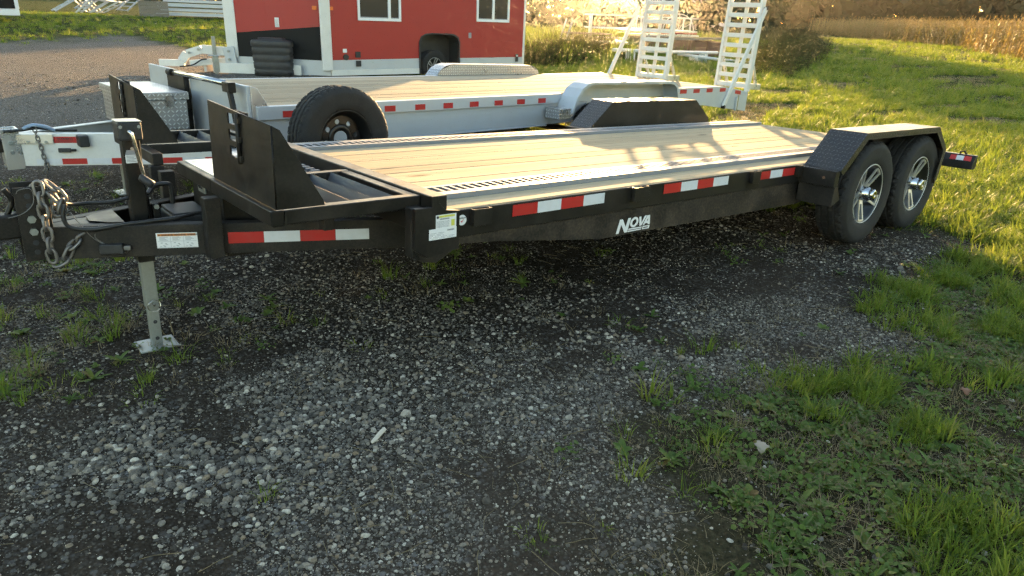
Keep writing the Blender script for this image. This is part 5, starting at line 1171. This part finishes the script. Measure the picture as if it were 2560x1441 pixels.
# left background
g = empty('white_box_trailer', at(-.25, 40.5, 0), 'white edged dark box trailer cut by the left picture edge', 'trailer')
MB().box(-4, 3.0, 0, 2.4, .62, 3.2).build('body', 'house_black', g, .02); MB().box(-4, 3.06, -.05, 2.45, .30, .60).build('base_rail', 'window_white', g, .02); MB().box(2.92, 3.08, -.06, 0, .605, 3.2).build('corner_trim', 'window_white', g, .01)
for x in (-2.2, -1.2): t = link('wheel', TYRE, g); t.matrix_local = Matrix.Translation((x, -.1, .36)); link('rim', STEEL_RIM, t); link('wheel_disc', STEEL_DISC, t)
def dockframe(b, x, y, z, L, wd, rz, tilt):
    M = Matrix.Translation((x, y, z)) @ Matrix.Rotation(rz, 4, 'Z') @ Matrix.Rotation(tilt, 4, 'Y'); return M
g = empty('dock_frame_heap', at(8.3, 60, .1), 'heap of tangled aluminium dock frames on the far grass', 'dock frames'); rq = random.Random(4)
for k in range(9):
    M = Matrix.Translation((rq.uniform(-.5, 4.8), rq.uniform(0, 2.2), rq.uniform(.2, 1.0))) @ Matrix.Rotation(rq.uniform(-1, 1), 4, 'Z') @ Matrix.Rotation(rq.uniform(-.8, .8), 4, 'Y'); b = MB()
    for yy in (-.45, .45): b.box(-1.3, 1.3, yy-.04, yy+.04, -.05, .05, M)
    for xx in np.linspace(-1.2, 1.2, 5): b.box(xx-.03, xx+.03, -.40, .40, -.03, .03, M)
    b.build('dock_frame', 'aluminium', g)
g = empty('weathered_crate', at(11.3, 54.6, -.25), 'weathered wooden crate beside the heap of dock frames', 'crate')
for k in range(4): MB().box(0, 1.9, 0, .06, .06+k*.24, .28+k*.24).build('board', 'old_wood', g, .01)
for k in range(4): MB().box(0, .06, .062, 1.2, .06+k*.24, .28+k*.24).build('board', 'old_wood', g, .01); MB().box(1.84, 1.9, .062, 1.2, .06+k*.24, .28+k*.24).build('board', 'old_wood', g, .01)
MB().box(-.03, 1.93, -.03, 1.22, 1.02, 1.09).build('lid', 'old_wood', g, .01); MB().box(.1, 1.8, .0, 1.2, 0, .055).build('skid', 'old_wood', g)
g = empty('dock_stack', at(14.6, 57, -.25), 'neat stack of pale aluminium dock sections left of the fish house', 'dock sections')
for k in range(5):
    o_ = [0, .35, .15, .6, .3][k]; b = MB(); z = .12+k*.32
    for yy in (0, 1.4): b.box(-1.6+o_, 5+o_*.5, yy, yy+.06, z, z+.2)
    for xx in np.arange(-1.5+o_, 4.9, .55): b.box(xx, xx+.07, .062, 1.398, z+.04, z+.16)
    b.build('dock_section', 'aluminium', g); MB().box(-1.6+o_, 5+o_*.5, -.01, 1.47, z+.205, z+.235).build('deck_panel', 'old_wood' if k % 2 else 'white_metal', g)

# ------------------------------------------------------------------ small litter close by
ca, cb = Vector((-.519, -.339)), Vector((-.422, -.326)); cz_ = float(tz(-.47, -.33)); ang = math.atan2(cb.y-ca.y, cb.x-ca.x)
o = MB().prism([(-.05, -.006), (-.03, -.010), (.045, -.008), (.052, .004), (.03, .010), (-.045, .004)], 2, .0, .006).build('wood_chip', 'chip_wood', None, .001); o.location = (-.47, -.333, cz_+.012); o.rotation_euler = (.15, -.05, ang+.35)
prop(o, 'pale split wood chip lying on the gravel in the foreground', 'wood chip')
def leaf_thing(name, mat, x, y, s_, label):
    b = MB(); n = 10; V = []
    for i in range(n+1):
        q = i/n; wv = .35*math.sin(math.pi*q)**.8*(1+.25*math.sin(q*17)); z = .12*math.sin(q*3.0)+.02; V += [(q-.5, -wv, z+.16*wv*3), (q-.5, 0, z), (q-.5, wv, z+.10)]
    b.v = [(p_[0]*s_, p_[1]*s_, p_[2]*s_) for p_ in V]; b.f = [(3*i+j, 3*i+j+1, 3*i+j+4, 3*i+j+3) for i in range(n) for j in (0, 1)]
    o = b.build(name, mat, None, smooth=True); sm = o.modifiers.new('thick', 'SOLIDIFY'); sm.thickness = .0008; o.location = (x, y, float(tz(x, y))+.03); o.rotation_euler = (.1, -.2, .6); prop(o, label, 'leaf')
leaf_thing('fallen_leaf', 'dry_leaf', .611, -1.296, .065, 'pale curled dead leaf lying at the edge of the verge'); leaf_thing('fallen_leaf', 'rust', 1.723, -1.614, .055, 'small reddish dead leaf in the green grass at right')

# ------------------------------------------------------------------ air volume added to imitate veiling sun glare
hz = MB().box(-900, 900, -900, 900, -9, 24).build('glare_haze', None); hm = bpy.data.materials.new('glare_haze'); hm.use_nodes = True; hn = hm.node_tree; hn.nodes.clear()
ho = hn.nodes.new('ShaderNodeOutputMaterial'); pv = hn.nodes.new('ShaderNodeVolumePrincipled'); pv.inputs['Color'].default_value = (1, .97, .93, 1); pv.inputs['Density'].default_value = .00016; pv.inputs['Anisotropy'].default_value = .95
hn.links.new(pv.outputs[0], ho.inputs['Volume']); hz.data.materials.append(hm); prop(hz, 'thin golden air volume added to imitate sun glare over the yard', 'glare_haze', kind='stuff')
scene.cycles.volume_bounces = 0
